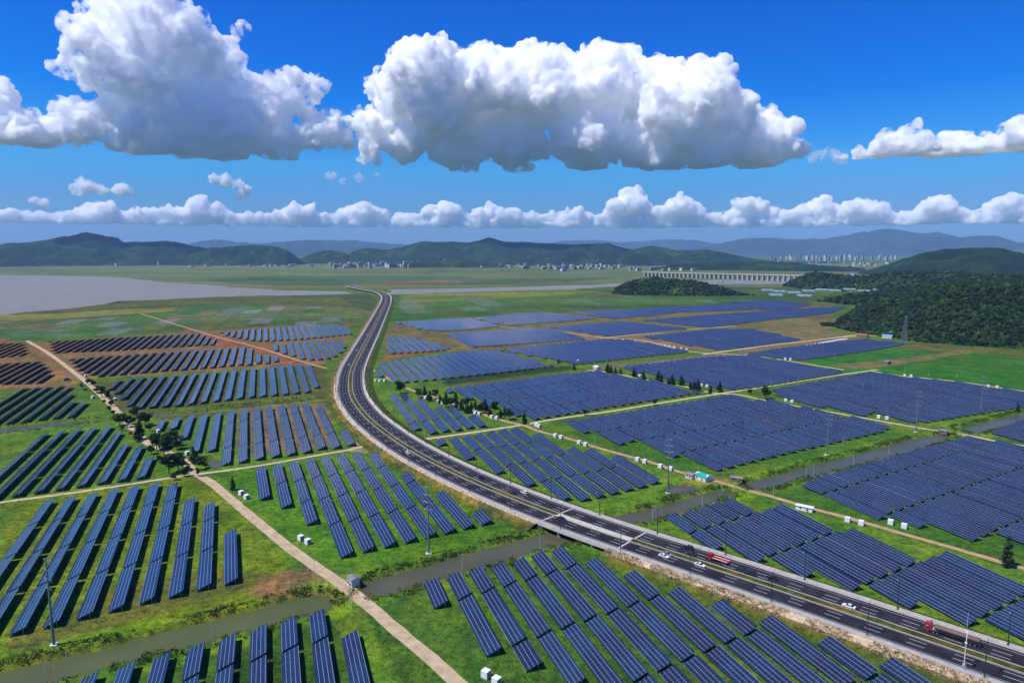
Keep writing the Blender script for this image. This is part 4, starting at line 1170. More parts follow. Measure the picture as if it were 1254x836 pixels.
# crumpled leaf masses of the woods: one body of foliage per hill, too many trees to count
def leaf_mat(name, vary=True):
    m, nt, b = new_mat(name); N, L = nt.nodes, nt.links
    a = N.new('ShaderNodeAttribute'); a.attribute_name = 'tint'
    L.new(a.outputs['Color'], b.inputs['Base Color']); b.inputs['Roughness'].default_value = 0.8; b.inputs['Specular IOR Level'].default_value = 0.15
    return m
M_LEAF = leaf_mat('leaves')
iv1, if1 = ico(1); iv2_, if2_ = ICO2
def woods(V, dens, size, seed):
    r = np.random.RandomState(seed)
    ny, nx, _ = V.shape
    # surface area per cell decides how many trees stand there
    a = V[:-1, :-1]; b_ = V[:-1, 1:]; c = V[1:, :-1]
    ar = np.linalg.norm(np.cross(b_ - a, c - a), axis=-1)
    ar[(a[..., 2] < 0.5)] *= 0.35
    half = ny // 2 + max(3, ny // 8)
    ar[half:] *= 0.12                       # the slopes turned away keep a thin cover
    ex = ar * dens / (size * size * 1.5)
    n = r.poisson(ex)
    j, i = np.nonzero(n); rep = n[j, i]; j = np.repeat(j, rep); i = np.repeat(i, rep)
    fu, fv = r.rand(len(i), 1), r.rand(len(i), 1)
    P = V[j, i] * (1 - fu) * (1 - fv) + V[j, i + 1] * fu * (1 - fv) + V[j + 1, i] * (1 - fu) * fv + V[j + 1, i + 1] * fu * fv
    k = len(P)
    R = size * (0.4 + 0.9 * r.rand(k, 1) ** 2) * (1 + 0.25 * vnoise(P[:, :2], 60, 5, 2)[:, None])
    ty = r.rand(k)
    base = np.array([(0.010, 0.026, 0.007)]) * np.exp(r.randn(k, 1) * 0.45) * (1 + 0.5 * vnoise(P[:, :2], 28, seed + 9, 2)[:, None])
    lt = np.clip(vnoise(P[:, :2], 80, seed + 2, 3) * 3.0 - 1.0, 0, 1)[:, None]
    base = base * (1 - lt) + np.array([(0.085, 0.15, 0.010)]) * r.uniform(0.7, 1.3, (k, 1)) * lt
    br_ = np.clip(vnoise(P[:, :2], 35, seed + 6, 2) * 3 - 1.9, 0, 1)[:, None]
    base = base * (1 - br_) + np.array([(0.10, 0.07, 0.045)]) * br_
    jit = 1 + r.uniform(-0.42, 0.42, (k, len(iv1), 1))
    Vt = iv1[None] * jit * (R[:, None] * np.array([1, 1, 1.0])) + P[:, None] + np.array([0, 0, 1.0]) * (R * 0.55)[:, None]
    Fc = (if1[None] + (np.arange(k) * len(iv1))[:, None, None]).reshape(-1, 3)
    cc = np.repeat(base, len(iv1), axis=0) * (1 + r.uniform(-0.25, 0.25, (k * len(iv1), 1)))
    return Vt.reshape(-1, 3), Fc, np.column_stack([cc, np.ones(len(cc))])
for i, (V, dens, size) in enumerate(WOOD):
    v, f, c = woods(V, dens, size, 100 + i)
    o = mesh_obj('woods', v, f, M_LEAF, cols=c)
    tag(o, ['dark wooded knoll beyond the far solar rows', 'low band of wood behind the greenhouses', 'wood on the back slope at the right', 'dense dark wood covering the hill at the right edge'][i], 'wood', kind='stuff')

# ------------------------------------------------------------------ single trees
M_BARK = simple('bark', (0.09, 0.065, 0.045), 0.9)
def tree_mesh(kind, seed):
    r = np.random.RandomState(seed)
    if kind == 'conifer': Hh, n, base = 9.5, 950, np.array((0.016, 0.036, 0.012))
    elif kind == 'broad': Hh, n, base = 9.0, 1300, np.array((0.020, 0.045, 0.011))
    elif kind == 'thin': Hh, n, base = 11.0, 600, np.array((0.022, 0.045, 0.018))
    else: Hh, n, base = 2.6, 420, np.array((0.030, 0.075, 0.012))
    segs = [((0, 0, -0.2), (0.1, 0.05, Hh * 0.45), 0.28 * Hh / 9, 0.17 * Hh / 9), ((0.1, 0.05, Hh * 0.45), (0, 0, Hh * 0.92), 0.17 * Hh / 9, 0.04)]
    for i in range(7):
        t = r.uniform(0, 6.28); z = Hh * r.uniform(0.25, 0.7); l = Hh * (0.12 if kind in ('conifer', 'thin') else 0.26)
        segs.append(((0, 0, z), (math.cos(t) * l, math.sin(t) * l, z + l * 0.6), 0.08 * Hh / 9, 0.02))
    tv, tf = tube(segs, 6)
    P = []
    lobes = []
    if kind in ('conifer', 'thin'):
        for i in range(22):
            z = Hh * (0.14 + 0.84 * i / 22.0); w = (Hh * (0.20 if kind == 'conifer' else 0.13)) * (1.1 - 0.95 * (i / 22.0)) + 0.25
            t = r.uniform(0, 6.28); lobes.append((math.cos(t) * w * 0.5, math.sin(t) * w * 0.5, z, w * 0.75, 0.6))
    elif kind == 'broad':
        for i in range(15):
            t = r.uniform(0, 6.28); q = r.uniform(0, 1) ** 0.5 * Hh * 0.26; z = Hh * r.uniform(0.36, 0.85)
            lobes.append((math.cos(t) * q, math.sin(t) * q, z, Hh * r.uniform(0.12, 0.2), 0.75))
    else:
        for i in range(9):
            t = r.uniform(0, 6.28); q = r.uniform(0, 1) * Hh * 0.5
            lobes.append((math.cos(t) * q, math.sin(t) * q, Hh * r.uniform(0.2, 0.5), Hh * r.uniform(0.18, 0.3), 0.8))
    L_ = np.array(lobes); w = L_[:, 3] ** 2; k = r.choice(len(L_), n, p=w / w.sum())
    d = r.randn(n, 3); d /= np.linalg.norm(d, axis=1)[:, None]
    rad = r.uniform(0.55, 1.08, (n, 1))
    c = L_[k, :3] + d * rad * L_[k, 3:4] * np.column_stack([np.ones(n), np.ones(n), L_[k, 4]])
    u = r.randn(n, 3); u /= np.linalg.norm(u, axis=1)[:, None]
    v = np.cross(u, d + 0.3 * r.randn(n, 3)); v /= np.linalg.norm(v, axis=1)[:, None] + 1e-9
    s = r.uniform(0.16, 0.36, (n, 1)) * (Hh / 9 if kind != 'bush' else 0.6)
    V = np.stack([c - u * s - v * s * 0.7, c + u * s - v * s * 0.7, c + u * s * 0.8 + v * s, c - u * s * 0.8 + v * s * 0.8], 1).reshape(-1, 3)
    F = np.arange(4 * n).reshape(-1, 4)
    lb = r.uniform(0.65, 1.5, len(L_))[k]
    cc = np.repeat(base[None] * (lb * r.uniform(0.7, 1.35, n))[:, None], 4, axis=0)
    return tv, tf, V, F, np.column_stack([cc, np.ones(len(cc))])
def make_tree(kind, seed):
    tv, tf, V, F, cc = tree_mesh(kind, seed)
    r = empty('bush' if kind == 'bush' else ('conifer_tree' if kind == 'conifer' else 'tree'))
    mesh_obj('trunk' if kind != 'bush' else 'stem', tv, tf, M_BARK, r)
    mesh_obj('crown', V, F, M_LEAF, r, cols=cc)
    return r
PROTO = {}
def put_tree(kind, var, px, py, h, label, group=None, z=0.0):
    k = (kind, var)
    if k not in PROTO: PROTO[k] = make_tree(kind, 7 * var + len(kind)); o = PROTO[k]
    else: o = copy_tree(PROTO[k])
    x, y = gp(px, py, z)
    H0 = {'conifer': 9.5, 'broad': 9.0, 'thin': 11.0, 'bush': 2.6}[kind]
    o.location = (x, y, z); s = h / H0; o.scale = (s * rs2.uniform(0.9, 1.15), s * rs2.uniform(0.9, 1.15), s); o.rotation_euler = (0, 0, rs2.uniform(0, 6.28))
    tag(o, label, 'bush' if kind == 'bush' else 'tree', group)
    return o
rs2 = random.Random(12)
for i, (x, y, h, kd, lb) in enumerate([
    (100,474,6,'thin','slim tree on the left dirt road, farthest of its line'), (108,471,7,'broad','round tree right of the dirt road, farther of two beside the junction box'),
    (114,473,7,'broad','round tree right of the dirt road, nearer of two beside the junction box'), (125,486,10,'broad','large dark tree right of the dirt road below the brown soil strips'),
    (131,488,8,'broad','smaller tree touching the large dark one below the brown soil strips'), (134,504,5.5,'broad','small round tree on the left verge of the dirt road'),
    (147,521,10,'broad','wide tree on the dirt road where the narrow canal ends'), (156,523,9,'broad','tree just right of the wide one at the canal end'),
    (171,538,15,'conifer','tall very dark conical tree in the roadside clump'), (178,522,12,'broad','tree behind the tall dark conical one'), (165,512,10,'broad','back tree of the roadside clump, nearest the ditch'),
    (192,552,12,'broad','left tree of the middle roadside clump'), (201,558,14,'broad','largest tree of the middle roadside clump'), (209,546,12,'broad','back tree of the middle roadside clump'),
    (217,550,10,'broad','right tree of the middle roadside clump by the solar arrays'), (207,580,12,'broad','left tree just above the crossing of the tracks'), (219,577,11,'broad','right tree just above the crossing of the tracks'),
    (238,567,11,'conifer','dark tree beside the white box north of the crossing'), (247,575,9,'broad','round tree in the corner of the crossing beside the pond'), (285,600,9,'thin','lone slender tree on the grass right of the crossing'),
    (490,482,14,'broad','big round tree at the top of the conifer row'), (1233,694,15,'thin','lone dark tree on the orange dirt road at the right edge'),
    (703,453,9,'conifer','lone conifer left of the white pump house'), (684,445,7,'conifer','small conifer at the corner of the third strip'),
    (716,508.5,6,'broad','round bush tree on the cream track, left of two'), (801,496,6.5,'broad','round bush tree on the cream track, right of two'),
    (938,489,13,'broad','dark tree at the left tip of the right field above track'), (881,480,11,'conifer','conifer at the track corner, right'), (870,482,9,'conifer','conifer at the track corner, left'),
    (1246,504,9,'thin','dark shrub tree on the canal bank at the right edge'), (918,483,6,'broad','small tree on the grass wedge by the track corner')]):
    put_tree(kd, i % 4, x, y, h * (1.08 if x < 260 else 1.0), lb)
small = [(104,478),(118,481),(121,477),(128,492),(137,497),(139,508),(143,514),(150,528),(153,516),(160,531),(162,519),(167,541),(174,529),(183,528),(186,556),(189,541),(196,566),(204,571),(212,561),(223,569),(226,583),(229,574),(213,588),(243,583),(252,571),(181,519),(176,513)]
for i, (x, y) in enumerate(small):
    put_tree('bush' if i % 3 == 0 else 'broad', i % 4, x, y, rs2.uniform(3.0, 4.2) if i % 3 == 0 else rs2.uniform(4.5, 7.5), '%s small tree or shrub, counted downhill from the brown strips, along the left dirt road' % ORD[i], 'small trees along the left dirt road')
row = [(512,487),(520,484),(526,491),(533,488),(539,494),(546,492),(552,498),(558,495),(565,502),(570,498),(577,504),(582,501),(588,506),(594,503),(600,509),(606,507),(613,512),(618,509),(624,514),(642,519),(572,506),(545,499),(559,502)]
for i, (x, y) in enumerate(row):
    put_tree('conifer' if i % 3 else 'broad', i % 4, x, y, rs2.uniform(8, 12), '%s dark tree, counted from the highway bend, in the dense row by the track' % ORD[i], 'dense row of dark trees by the track')
row2 = [(744,456),(748,457),(753.6,458),(760,458.5),(776.5,462),(788,466.5),(806,467),(810,468.5),(818.6,472),(823,471),(834.6,472),(845.4,477),(850.5,479),(855,479)]
for i, (x, y) in enumerate(row2):
    put_tree('conifer', i % 4, x, y, rs2.uniform(8, 13), '%s dark conifer from the pump house along the cream track behind it' % ORD[i], 'loose line of conifers beyond')

# low bushes and reeds on banks and verges
def clumps(name, pts, hts, base, seed, nleaf=10, label='', wide=1.0):
    r = np.random.RandomState(seed); k = len(pts)
    n = k * nleaf
    c = np.repeat(np.column_stack([pts, np.full(k, 0.0)]), nleaf, axis=0) if pts.shape[1] == 2 else np.repeat(pts, nleaf, axis=0)
    h = np.repeat(hts, nleaf)[:, None]
    c = c + r.randn(n, 3) * np.array([0.42, 0.42, 0.0]) * h * wide
    c[:, 2] += (r.rand(n) * 0.75 * h[:, 0])
    a = r.uniform(0, 6.28, n); u = np.column_stack([np.cos(a), np.sin(a), r.uniform(-0.3, 0.3, n)])
    v = np.column_stack([r.randn(n) * 0.45, r.randn(n) * 0.45, np.ones(n)])
    s = h * 0.22
    V = np.stack([c - u * s, c + u * s, c + v * s * 1.9 + u * s * 0.25], 1).reshape(-1, 3)
    F = np.arange(3 * n).reshape(-1, 3)
    base = np.atleast_2d(base); b_ = base[r.randint(0, len(base), k)]
    cc = np.repeat(np.repeat(b_ * r.uniform(0.6, 1.4, (k, 1)), nleaf, axis=0), 3, axis=0) * r.uniform(0.8, 1.2, (3 * n, 1))
    o = mesh_obj(name, V, F, M_LEAF, cols=np.column_stack([cc, np.ones(len(cc))]))
    tag(o, label, 'plants', kind='stuff')
def bank_points(g, n, lo, hi, seed, zmax=900):
    r = np.random.RandomState(seed); out = []
    per = [np.linalg.norm(g[(i + 1) % len(g)] - g[i]) for i in range(len(g))]
    cum = np.cumsum(per)
    while len(out) < n:
        t = r.rand() * cum[-1]; i = int(np.searchsorted(cum, t)); a, b_ = g[i], g[(i + 1) % len(g)]
        f = r.rand(); p = a + (b_ - a) * f; d = (b_ - a) / (np.linalg.norm(b_ - a) + 1e-9)
        q = p + np.array([-d[1], d[0]]) * r.uniform(lo, hi) * r.choice([-1, 1])
        if vnoise(q[None], 10, 33, 2)[0] < r.uniform(-0.5, 0.5): continue
        out.append(q)
    out = np.array(out)
    keep = ~inside(out, g)
    return out[keep]
bp_ = []
for i, g in enumerate(canal_g[:6]):
    per = sum(np.linalg.norm(g[(j + 1) % len(g)] - g[j]) for j in range(len(g)))
    bp_.append(bank_points(g, int(per * (5.0 if i < 4 else 2.0)), 0.3, 6.0, 200 + i))
bp_ = np.vstack(bp_)
clumps('bank_plants', bp_, np.random.RandomState(3).uniform(0.5, 1.5, len(bp_)) ** 1.2, [(0.045, 0.12, 0.012), (0.030, 0.08, 0.012), (0.09, 0.13, 0.02), (0.05, 0.06, 0.02)], 301, 12, 'bright green weeds and reeds on the canal banks')
# dry reeds on the near shoulder
rr = np.random.RandomState(5); pts = []
for s in np.arange(S_BR1 - 4, S_END, 0.30):
    for _ in range(5):
        o_ = -rr.uniform(15.6, 20.5)
        x, y, _a = hw_at(s + rr.uniform(0, 1), o_); zz_ = 3.0 - 0.5 * max(0, min(1, (-o_ - 15.2) / 2.4)) - 2.5 * max(0, min(1, (-o_ - 17.6) / 7.4))
        if vnoise(np.array([[x, y]]), 6, 44, 2)[0] > -0.35: pts.append((x, y, zz_))
pts = np.array(pts)
clumps('dry_reeds', pts, rr.uniform(0.35, 0.9, len(pts)), [(0.55, 0.42, 0.27), (0.48, 0.36, 0.20), (0.14, 0.14, 0.035), (0.26, 0.17, 0.08)], 302, 8, 'pale dry reeds on the highway shoulder')
pts = []
for s in np.arange(S_FB + 1100, S_BR0, 0.8):
    for side in (-1, 1):
        o_ = side * rr.uniform(15.5, 22.0); x, y, _a = hw_at(s, o_)
        pts.append((x, y, 3.0 - 2.8 * (abs(o_) - 15.2) / 9.0))
for s in np.arange(S_BR1, S_END, 0.8):
    o_ = rr.uniform(15.5, 22.0); x, y, _a = hw_at(s, o_); pts.append((x, y, 3.0 - 2.8 * (abs(o_) - 15.2) / 9.0))
pts = np.array(pts)
clumps('verge_plants', pts, rr.uniform(0.35, 1.1, len(pts)), [(0.045, 0.10, 0.014), (0.10, 0.11, 0.02), (0.16, 0.11, 0.04)], 303, 8, 'rough grass and weeds on the highway slopes')
# tussocks in the near fields
n = 60000
rad = 150 * (560 / 150.0) ** rr.rand(n); ang = np.radians(rr.uniform(-41, 41, n))
pts = np.column_stack([rad * np.sin(ang), rad * np.cos(ang)])
ok = np.ones(n, bool)
for g in canal_g + [G([(0, 0), (1, 1), (2, 0)])][:0]:
    ok &= ~inside(pts, grow(g, 1.0))
for pl, w, m, nm_ in TRACKS:
    c_ = catmull(G(pl), 6.0)
    lo, hi = c_.min(0) - 10, c_.max(0) + 10
    kk = np.where((pts[:, 0] > lo[0]) & (pts[:, 0] < hi[0]) & (pts[:, 1] > lo[1]) & (pts[:, 1] < hi[1]))[0]
    if len(kk):
        dd = np.min(np.linalg.norm(pts[kk][:, None] - c_[None], axis=2), axis=1); ok[kk[dd < w / 2 + 1.2]] = False
dd = np.min(np.linalg.norm(pts[:, None] - HWP[::2][None], axis=2), axis=1); ok &= dd > 24
ok &= vnoise(pts, 12, 66, 3) > rr.uniform(-0.4, 0.6, n)
pts = pts[ok]
clumps('grass_tussocks', pts, rr.uniform(0.3, 0.95, len(pts)), [(0.045, 0.13, 0.010), (0.085, 0.15, 0.012), (0.14, 0.14, 0.02), (0.022, 0.055, 0.010)], 304, 5, 'rough grass tussocks between the solar rows')

# ------------------------------------------------------------------ power poles
M_GALV = simple('grey_steel_pole', (0.16, 0.20, 0.22), 0.5, 0.2)
M_INS = simple('insulator_glass', (0.3, 0.34, 0.34), 0.4)
def make_pole(H_, lat=False):
    r = empty('power_pole')
    V, F = tube([((0, 0, 0.4), (0, 0, H_), 0.55, 0.2)], 12); mesh_obj('shaft', V, F, M_GALV, r, smooth=False)
    V, F = boxes([((0, 0, -0.3), (0, 0, 0.5), 1.15)]); mesh_obj('footing', V, F, simple('white_concrete', (0.6, 0.58, 0.54), 0.8) if 'white_concrete' not in bpy.data.materials else bpy.data.materials['white_concrete'], r)
    for k, (z, l) in enumerate(((H_ - 0.8, 1.5), (H_ - 4.5, 2.2), (H_ - 8.0, 2.5), (H_ - 11.5, 2.2))):
        V, F = boxes([((-l, 0, z + 0.3), (0, 0, z), 0.08), ((0, 0, z), (l, 0, z + 0.3), 0.08)]); a = mesh_obj('cross_arm', V, F, M_GALV, r)
        for sx2 in (-l, l):
            V, F = tube([((sx2, 0, z + 0.3), (sx2, 0, z - 0.9), 0.07, 0.07)], 6); mesh_obj('insulator', V, F, M_INS, a)
    return r
P0 = make_pole(33)
for i, (x, y, lb) in enumerate([(66,790,'grey steel power pole at the bottom left by the olive canal'), (525,678,'grey steel power pole on the canal bank left of the highway'), (817.5,604,'grey steel power pole by the canal, left of the green roofed shed'),
    (1012.5,557,'grey steel power pole on the right canal bank, middle of the picture half'), (1121.5,529,'grey steel power pole beside the track and canal, fourth of the line'), (1201,505,'grey steel power pole on the right canal bank, last of the line')]):
    o = P0 if i == 0 else copy_tree(P0)
    gx, gy = gp(x, y); o.location = (gx, gy, 0.0); o.rotation_euler = (0, 0, math.radians(-28))
    tag(o, lb, 'power pole', 'line of steel power poles')
def lattice(H_, wb, wt):
    seg = []; n = 9
    for i in range(n):
        z0, z1 = H_ * i / n, H_ * (i + 1) / n; a, b_ = wb + (wt - wb) * i / n, wb + (wt - wb) * (i + 1) / n
        cs = [(-1, -1), (1, -1), (1, 1), (-1, 1)]
        for j in range(4):
            p, q = cs[j], cs[(j + 1) % 4]
            seg.append(((p[0] * a, p[1] * a, z0), (p[0] * b_, p[1] * b_, z1), 0.30))
            seg.append(((p[0] * a, p[1] * a, z0), (q[0] * b_, q[1] * b_, z1), 0.16))
            seg.append(((p[0] * b_, p[1] * b_, z1), (q[0] * b_, q[1] * b_, z1), 0.10))
    return seg
t = empty('pylon', (*gp(1107.5, 421), 0), 0.5)
V, F = boxes(lattice(43, 3.6, 0.8)); mesh_obj('lattice', V, F, M_GALV, t)
for z, l in ((41, 4), (36, 5)):
    V, F = boxes([((-l, 0, z), (l, 0, z), 0.25)]); mesh_obj('cross_arm', V, F, M_GALV, t)
tag(t, 'steel lattice pylon at the foot of the wooded hill', 'pylon')
# faint masts on the far hills
for x, y, D, h in ((1148, 305, 5000, 60), (1212, 301, 5000, 30), (32+300, 300, 7900, 25), (527, 297, 9000, 60), (82, 323, 8000, 70), (32, 323, 8000, 60), (116, 323, 8000, 60)):
    p = at(x, y, D); zb = max(0, p[2] - 8)
    V, F = boxes([((0, 0, 0), (0, 0, h), 1.4), ((-4, 0, h * 0.85), (4, 0, h * 0.85), 0.8)])
    o = mesh_obj('radio_mast', V, F, M_GALV); o.location = (p[0], p[1], zb)
    tag(o, 'thin distant mast %s' % ({1148: 'on the dark hill at the right', 1212: 'on the bare top of the right hill', 332: 'on the small dark hill at the left', 527: 'on the ridge left of centre', 82: 'by the far left factories, second from left', 32: 'by the far left factories, leftmost', 116: 'by the far left factories, third from left'}[x]), 'mast')
# slim concrete posts
cp = None
M_POST = simple('pale_concrete_post', (0.5, 0.5, 0.46), 0.8)
for i, (x, y, h) in enumerate([(68,838,9),(260,784,8),(385,700,7),(425,739,8),(431,744,8),(566,701,9),(661,673,9),(799,639,8),(860,620,8),(936.5,601,5),(947,606,6.5),(885.5,583.5,6),(996,580,7),(1045,568,7),(1088,557,7.5),(1184,771,7),(987,585,6),(1032,546,7),(588,650,6),(1022,440,8),(1108,455,7),(1137,461,7),(1172,463,7),(728,543,6),(775,560,6),(965,472,8),(977,470,8),(944,474,8),(55,820,3),(81,804,3)]):
    if cp is None:
        cp = empty('concrete_post'); V, F = tube([((0, 0, 0.25), (0, 0, 8), 0.10, 0.07)]); mesh_obj('shaft', V, F, M_POST, cp); V, F = tube([((0, 0, -1.5), (0, 0, 0.25), 0.16, 0.16)]); mesh_obj('base', V, F, M_POST, cp); o = cp
    else: o = copy_tree(cp)
    gx, gy = gp(x, y); o.location = (gx, gy, 0); o.scale = (1, 1, h / 8)
    where = 'on the left of the highway' if x < 600 and y > 560 else ('beside the right canal and tracks' if y > 500 else 'by the far green paddocks')
    tag(o, 'slim pale post %s, %s from the left' % (where, ORD[sorted([68,260,385,425,431,566,661,799,860,936.5,947,885.5,996,1045,1088,1184,987,1032,588,1022,1108,1137,1172,728,775,965,977,944,55,81]).index(x)]), 'post', 'slim concrete posts')

# ------------------------------------------------------------------ inverter boxes, sheds, huts
M_BOXW = simple('white_enamel', (0.78, 0.78, 0.76), 0.4)
M_RUST0 = simple('grey_plinth', (0.22, 0.21, 0.19), 0.9)
M_VENT = simple('grey_louvre', (0.22, 0.23, 0.24), 0.6)
def make_box():
    r = empty('inverter_box')
    V, F = boxes([((-1.15, 0, 1.35), (1.15, 0, 1.35), 0.0)]) if 0 else extrude_profile([(-1.25, 0.3), (1.25, 0.3), (1.25, 2.6), (-1.25, 2.6)], 2.3); o = mesh_obj('cabinet', V, F, M_BOXW, r); add_bevel(o, 0.05)
    V, F = extrude_profile([(-1.3, 2.6), (1.3, 2.6), (1.25, 2.7), (-1.25, 2.7)], 2.4); mesh_obj('roof', V, F, M_BOXW, r)
    V, F = extrude_profile([(-1.35, -0.1), (1.35, -0.1), (1.35, 0.3), (-1.35, 0.3)], 2.4); mesh_obj('plinth', V, F, M_RUST0, r)
    V, F = extrude_profile([(1.24, 0.5), (1.29, 0.5), (1.29, 2.45), (1.24, 2.45)], 2.0); mesh_obj('door', V, F, M_VENT, r)
    return r
bx0 = None
BOX = [('beside the dirt road under the lone slender tree', [(295.5,606),(302,611)]), ('beside the dirt road above the pump hut', [(368.5,661.5),(377,666)]), ('at the bottom edge right of the dirt road', [(595,829),(608,838)]),
    ('first pair of the conifer row track', [(521,488),(526,489.5)]), ('second pair of the conifer row track', [(537,493),(542,494.5)]), ('third pair on the conifer row track', [(582,507),(587,508)]), ('last pair on the conifer row track', [(602,512),(608,513.5)]),
    ('beside the highway bend and its side track', [(460,467),(465,467.5),(471,467.5)]), ('at the junction of the two tracks', [(656.7,522),(660,523.5)]), ('on the orange track just past the junction', [(680,535),(687,537)]),
    ('on the orange track, middle', [(709,543.5),(717,546)]), ('on the orange track left of the tall pole', [(780.5,564.5),(789.5,567)]), ('on the orange track at the foot of the tall pole', [(808.6,573),(821,576)]),
    ('left of the orange track by the highway fields', [(1037.8,639),(1054.5,643)]), ('right of the orange track below the big field', [(1090.4,642),(1107,647)]), ('on the cream track under the right field', [(962,491.5),(970,493)]),
    ('near the canal hut on the cream track', [(1076,512),(1086,513.5)]), ('among the loose conifers', [(783.5,461),(789,462.5)]), ('behind the right end of the loose conifers', [(859,473),(866,474)]),
    ('by the green paddocks, left pair', [(961.6,440.5),(968,441)]), ('by the green paddocks, middle pair', [(1107.7,461),(1115.6,461.5)]), ('by the green paddocks, right pair', [(1210,474),(1221,475)]),
    ('left roadside between the clumps', [(194,530),(220,542),(229.4,557)]), ('left dirt road near the brown strips', [(113.7,488),(141,490.5),(105,461.5)]), ('on the pale far track', [(815,424),(820,425),(826,426),(834,427.5),(841,428.5)]), ('on the far cross track', [(763,417.5),(778,419),(708,443)])]
for where, ps in BOX:
    for i, (x, y) in enumerate(ps):
        if bx0 is None: bx0 = make_box(); o = bx0
        else: o = copy_tree(bx0)
        gx, gy = gp(x, y); o.location = (gx, gy, 0); o.rotation_euler = (0, 0, math.radians(-35 + rs2.uniform(-6, 6)))
        nth = ['left', 'right'][i] if len(ps) == 2 else ORD[i]
        tag(o, 'white inverter box, %s one, %s' % (nth, where), 'inverter box', 'white inverter boxes by the tracks')
def hut(px, py, w, l, h, rz, wall, roof, label, cat='hut', pitch=0.35, hip=False, name='hut'):
    r = empty(name, (*gp(px, py), 0), rz)
    V, F = extrude_profile([(-w / 2, -0.3), (w / 2, -0.3), (w / 2, h), (0, h + w / 2 * pitch - 0.12), (-w / 2, h)], l); mesh_obj('wall', V, F, wall, r)
    e_ = 0.4; hh = h + w / 2 * pitch
    if hip:
        V = [(-w / 2 - e_, -l / 2 - e_, h), (w / 2 + e_, -l / 2 - e_, h), (w / 2 + e_, l / 2 + e_, h), (-w / 2 - e_, l / 2 + e_, h), (0, -l / 2 + w * 0.4, hh + 0.2), (0, l / 2 - w * 0.4, hh + 0.2)]
        F = [(0, 1, 4), (1, 2, 5, 4), (2, 3, 5), (3, 0, 4, 5), (3, 2, 1, 0)]
        mesh_obj('roof', V, F, roof, r)
    else:
        V, F = extrude_profile([(-w / 2 - e_, h - e_ * pitch + 0.02), (0, hh + 0.02), (w / 2 + e_, h - e_ * pitch + 0.02), (w / 2 + e_, h - e_ * pitch + 0.16), (0, hh + 0.17), (-w / 2 - e_, h - e_ * pitch + 0.16)], l + 0.8); mesh_obj('roof', V, F, roof, r)
    V, F = boxes([((-w / 2 - 0.02, -l * 0.2, 1.0), (-w / 2 - 0.02, -l * 0.2, 2.0), 0.45)]); mesh_obj('door', V, F, M_VENT, r)
    V, F = boxes([((-w / 2 - 0.02, l * 0.22, 1.5), (-w / 2 - 0.02, l * 0.22, 2.1), 0.35)]); mesh_obj('window', V, F, M_GLASS, r)
    tag(r, label, cat)
M_TEAL = simple('turquoise_sheet_roof', (0.02, 0.33, 0.25), 0.45, var=0.1, vscale=0.5)
M_RUST = simple('old_grey_roof', (0.20, 0.17, 0.16), 0.8, var=0.3, vscale=1.0)
M_PLAS = simple('white_plaster', (0.62, 0.60, 0.56), 0.8, var=0.1, vscale=0.6)
M_BRICK = simple('brown_wall', (0.22, 0.15, 0.11), 0.85, var=0.2, vscale=0.8)
M_BLUER = simple('pale_blue_sheet', (0.22, 0.36, 0.52), 0.5, var=0.15, vscale=0.1)
M_REDR = simple('red_tile_roof', (0.33, 0.10, 0.07), 0.8, var=0.2, vscale=0.3)
hut(861, 587, 7.0, 9.5, 3.0, 0.6, M_PLAS, M_TEAL, 'white shed with turquoise roof beside the orange track', hip=True, name='shed', cat='shed')
hut(846, 585, 4.5, 5, 2.6, 0.6, M_PLAS, M_RUST, 'small grey roofed hut just left of the turquoise roofed shed')
hut(902, 589, 4.0, 7.0, 2.6, 1.1, M_BRICK, M_RUST, 'dark pump hut at the canal corner right of the turquoise roofed shed')
hut(433, 716, 3.8, 4.2, 3.4, 0.7, M_PLAS, M_RUST, 'grey roofed pump hut on posts where the dirt road crosses the canal')
hut(1156, 531, 3.8, 4.5, 2.8, 0.8, M_BRICK, M_RUST, 'dark pump hut where the cream track crosses the right canal')
hut(731, 452, 6, 8, 3.2, 0.5, M_PLAS, M_BOXW, 'white pump house at the corner of the cream track', name='pump_house', cat='pump house')
hut(985, 624.5, 3.0, 8.5, 2.4, 0.95, M_BOXW, M_BOXW, 'white container beside the orange track above the highway fields', pitch=0.02, name='container', cat='container')
hut(82, 466, 5, 5, 3, 0.5, M_BRICK, M_RUST, 'small dark hut on the left dirt road')
hut(1086.5, 446, 6, 6, 3.4, 0.3, M_BRICK, M_RUST, 'small dark hut between the green paddocks')
hut(1087, 414, 10, 14, 4, 0.8, M_PLAS, M_BLUER, 'blue roofed shed at the foot of the wooded hill', name='shed', cat='shed')
hut(1056, 412.5, 9, 16, 3.5, 0.8, M_BRICK, M_REDR, 'low brown building left of the blue roofed shed', name='house', cat='house')
for i, (a, b_) in enumerate([((985,425),(1003,422)), ((1004,421),(1021,418.5)), ((1021,418),(1037,416))]):
    A, B = gp(*a), gp(*b_)
    V, F = boxes([((A[0], A[1], 0.9), (B[0], B[1], 0.9), 1.2)]); o = mesh_obj('tarpaulin', V, F, M_BOXW); add_bevel(o, 0.4)
    tag(o, 'long white covered heap above the right field, %s one' % ['left', 'middle', 'right'][i], 'covered heap')
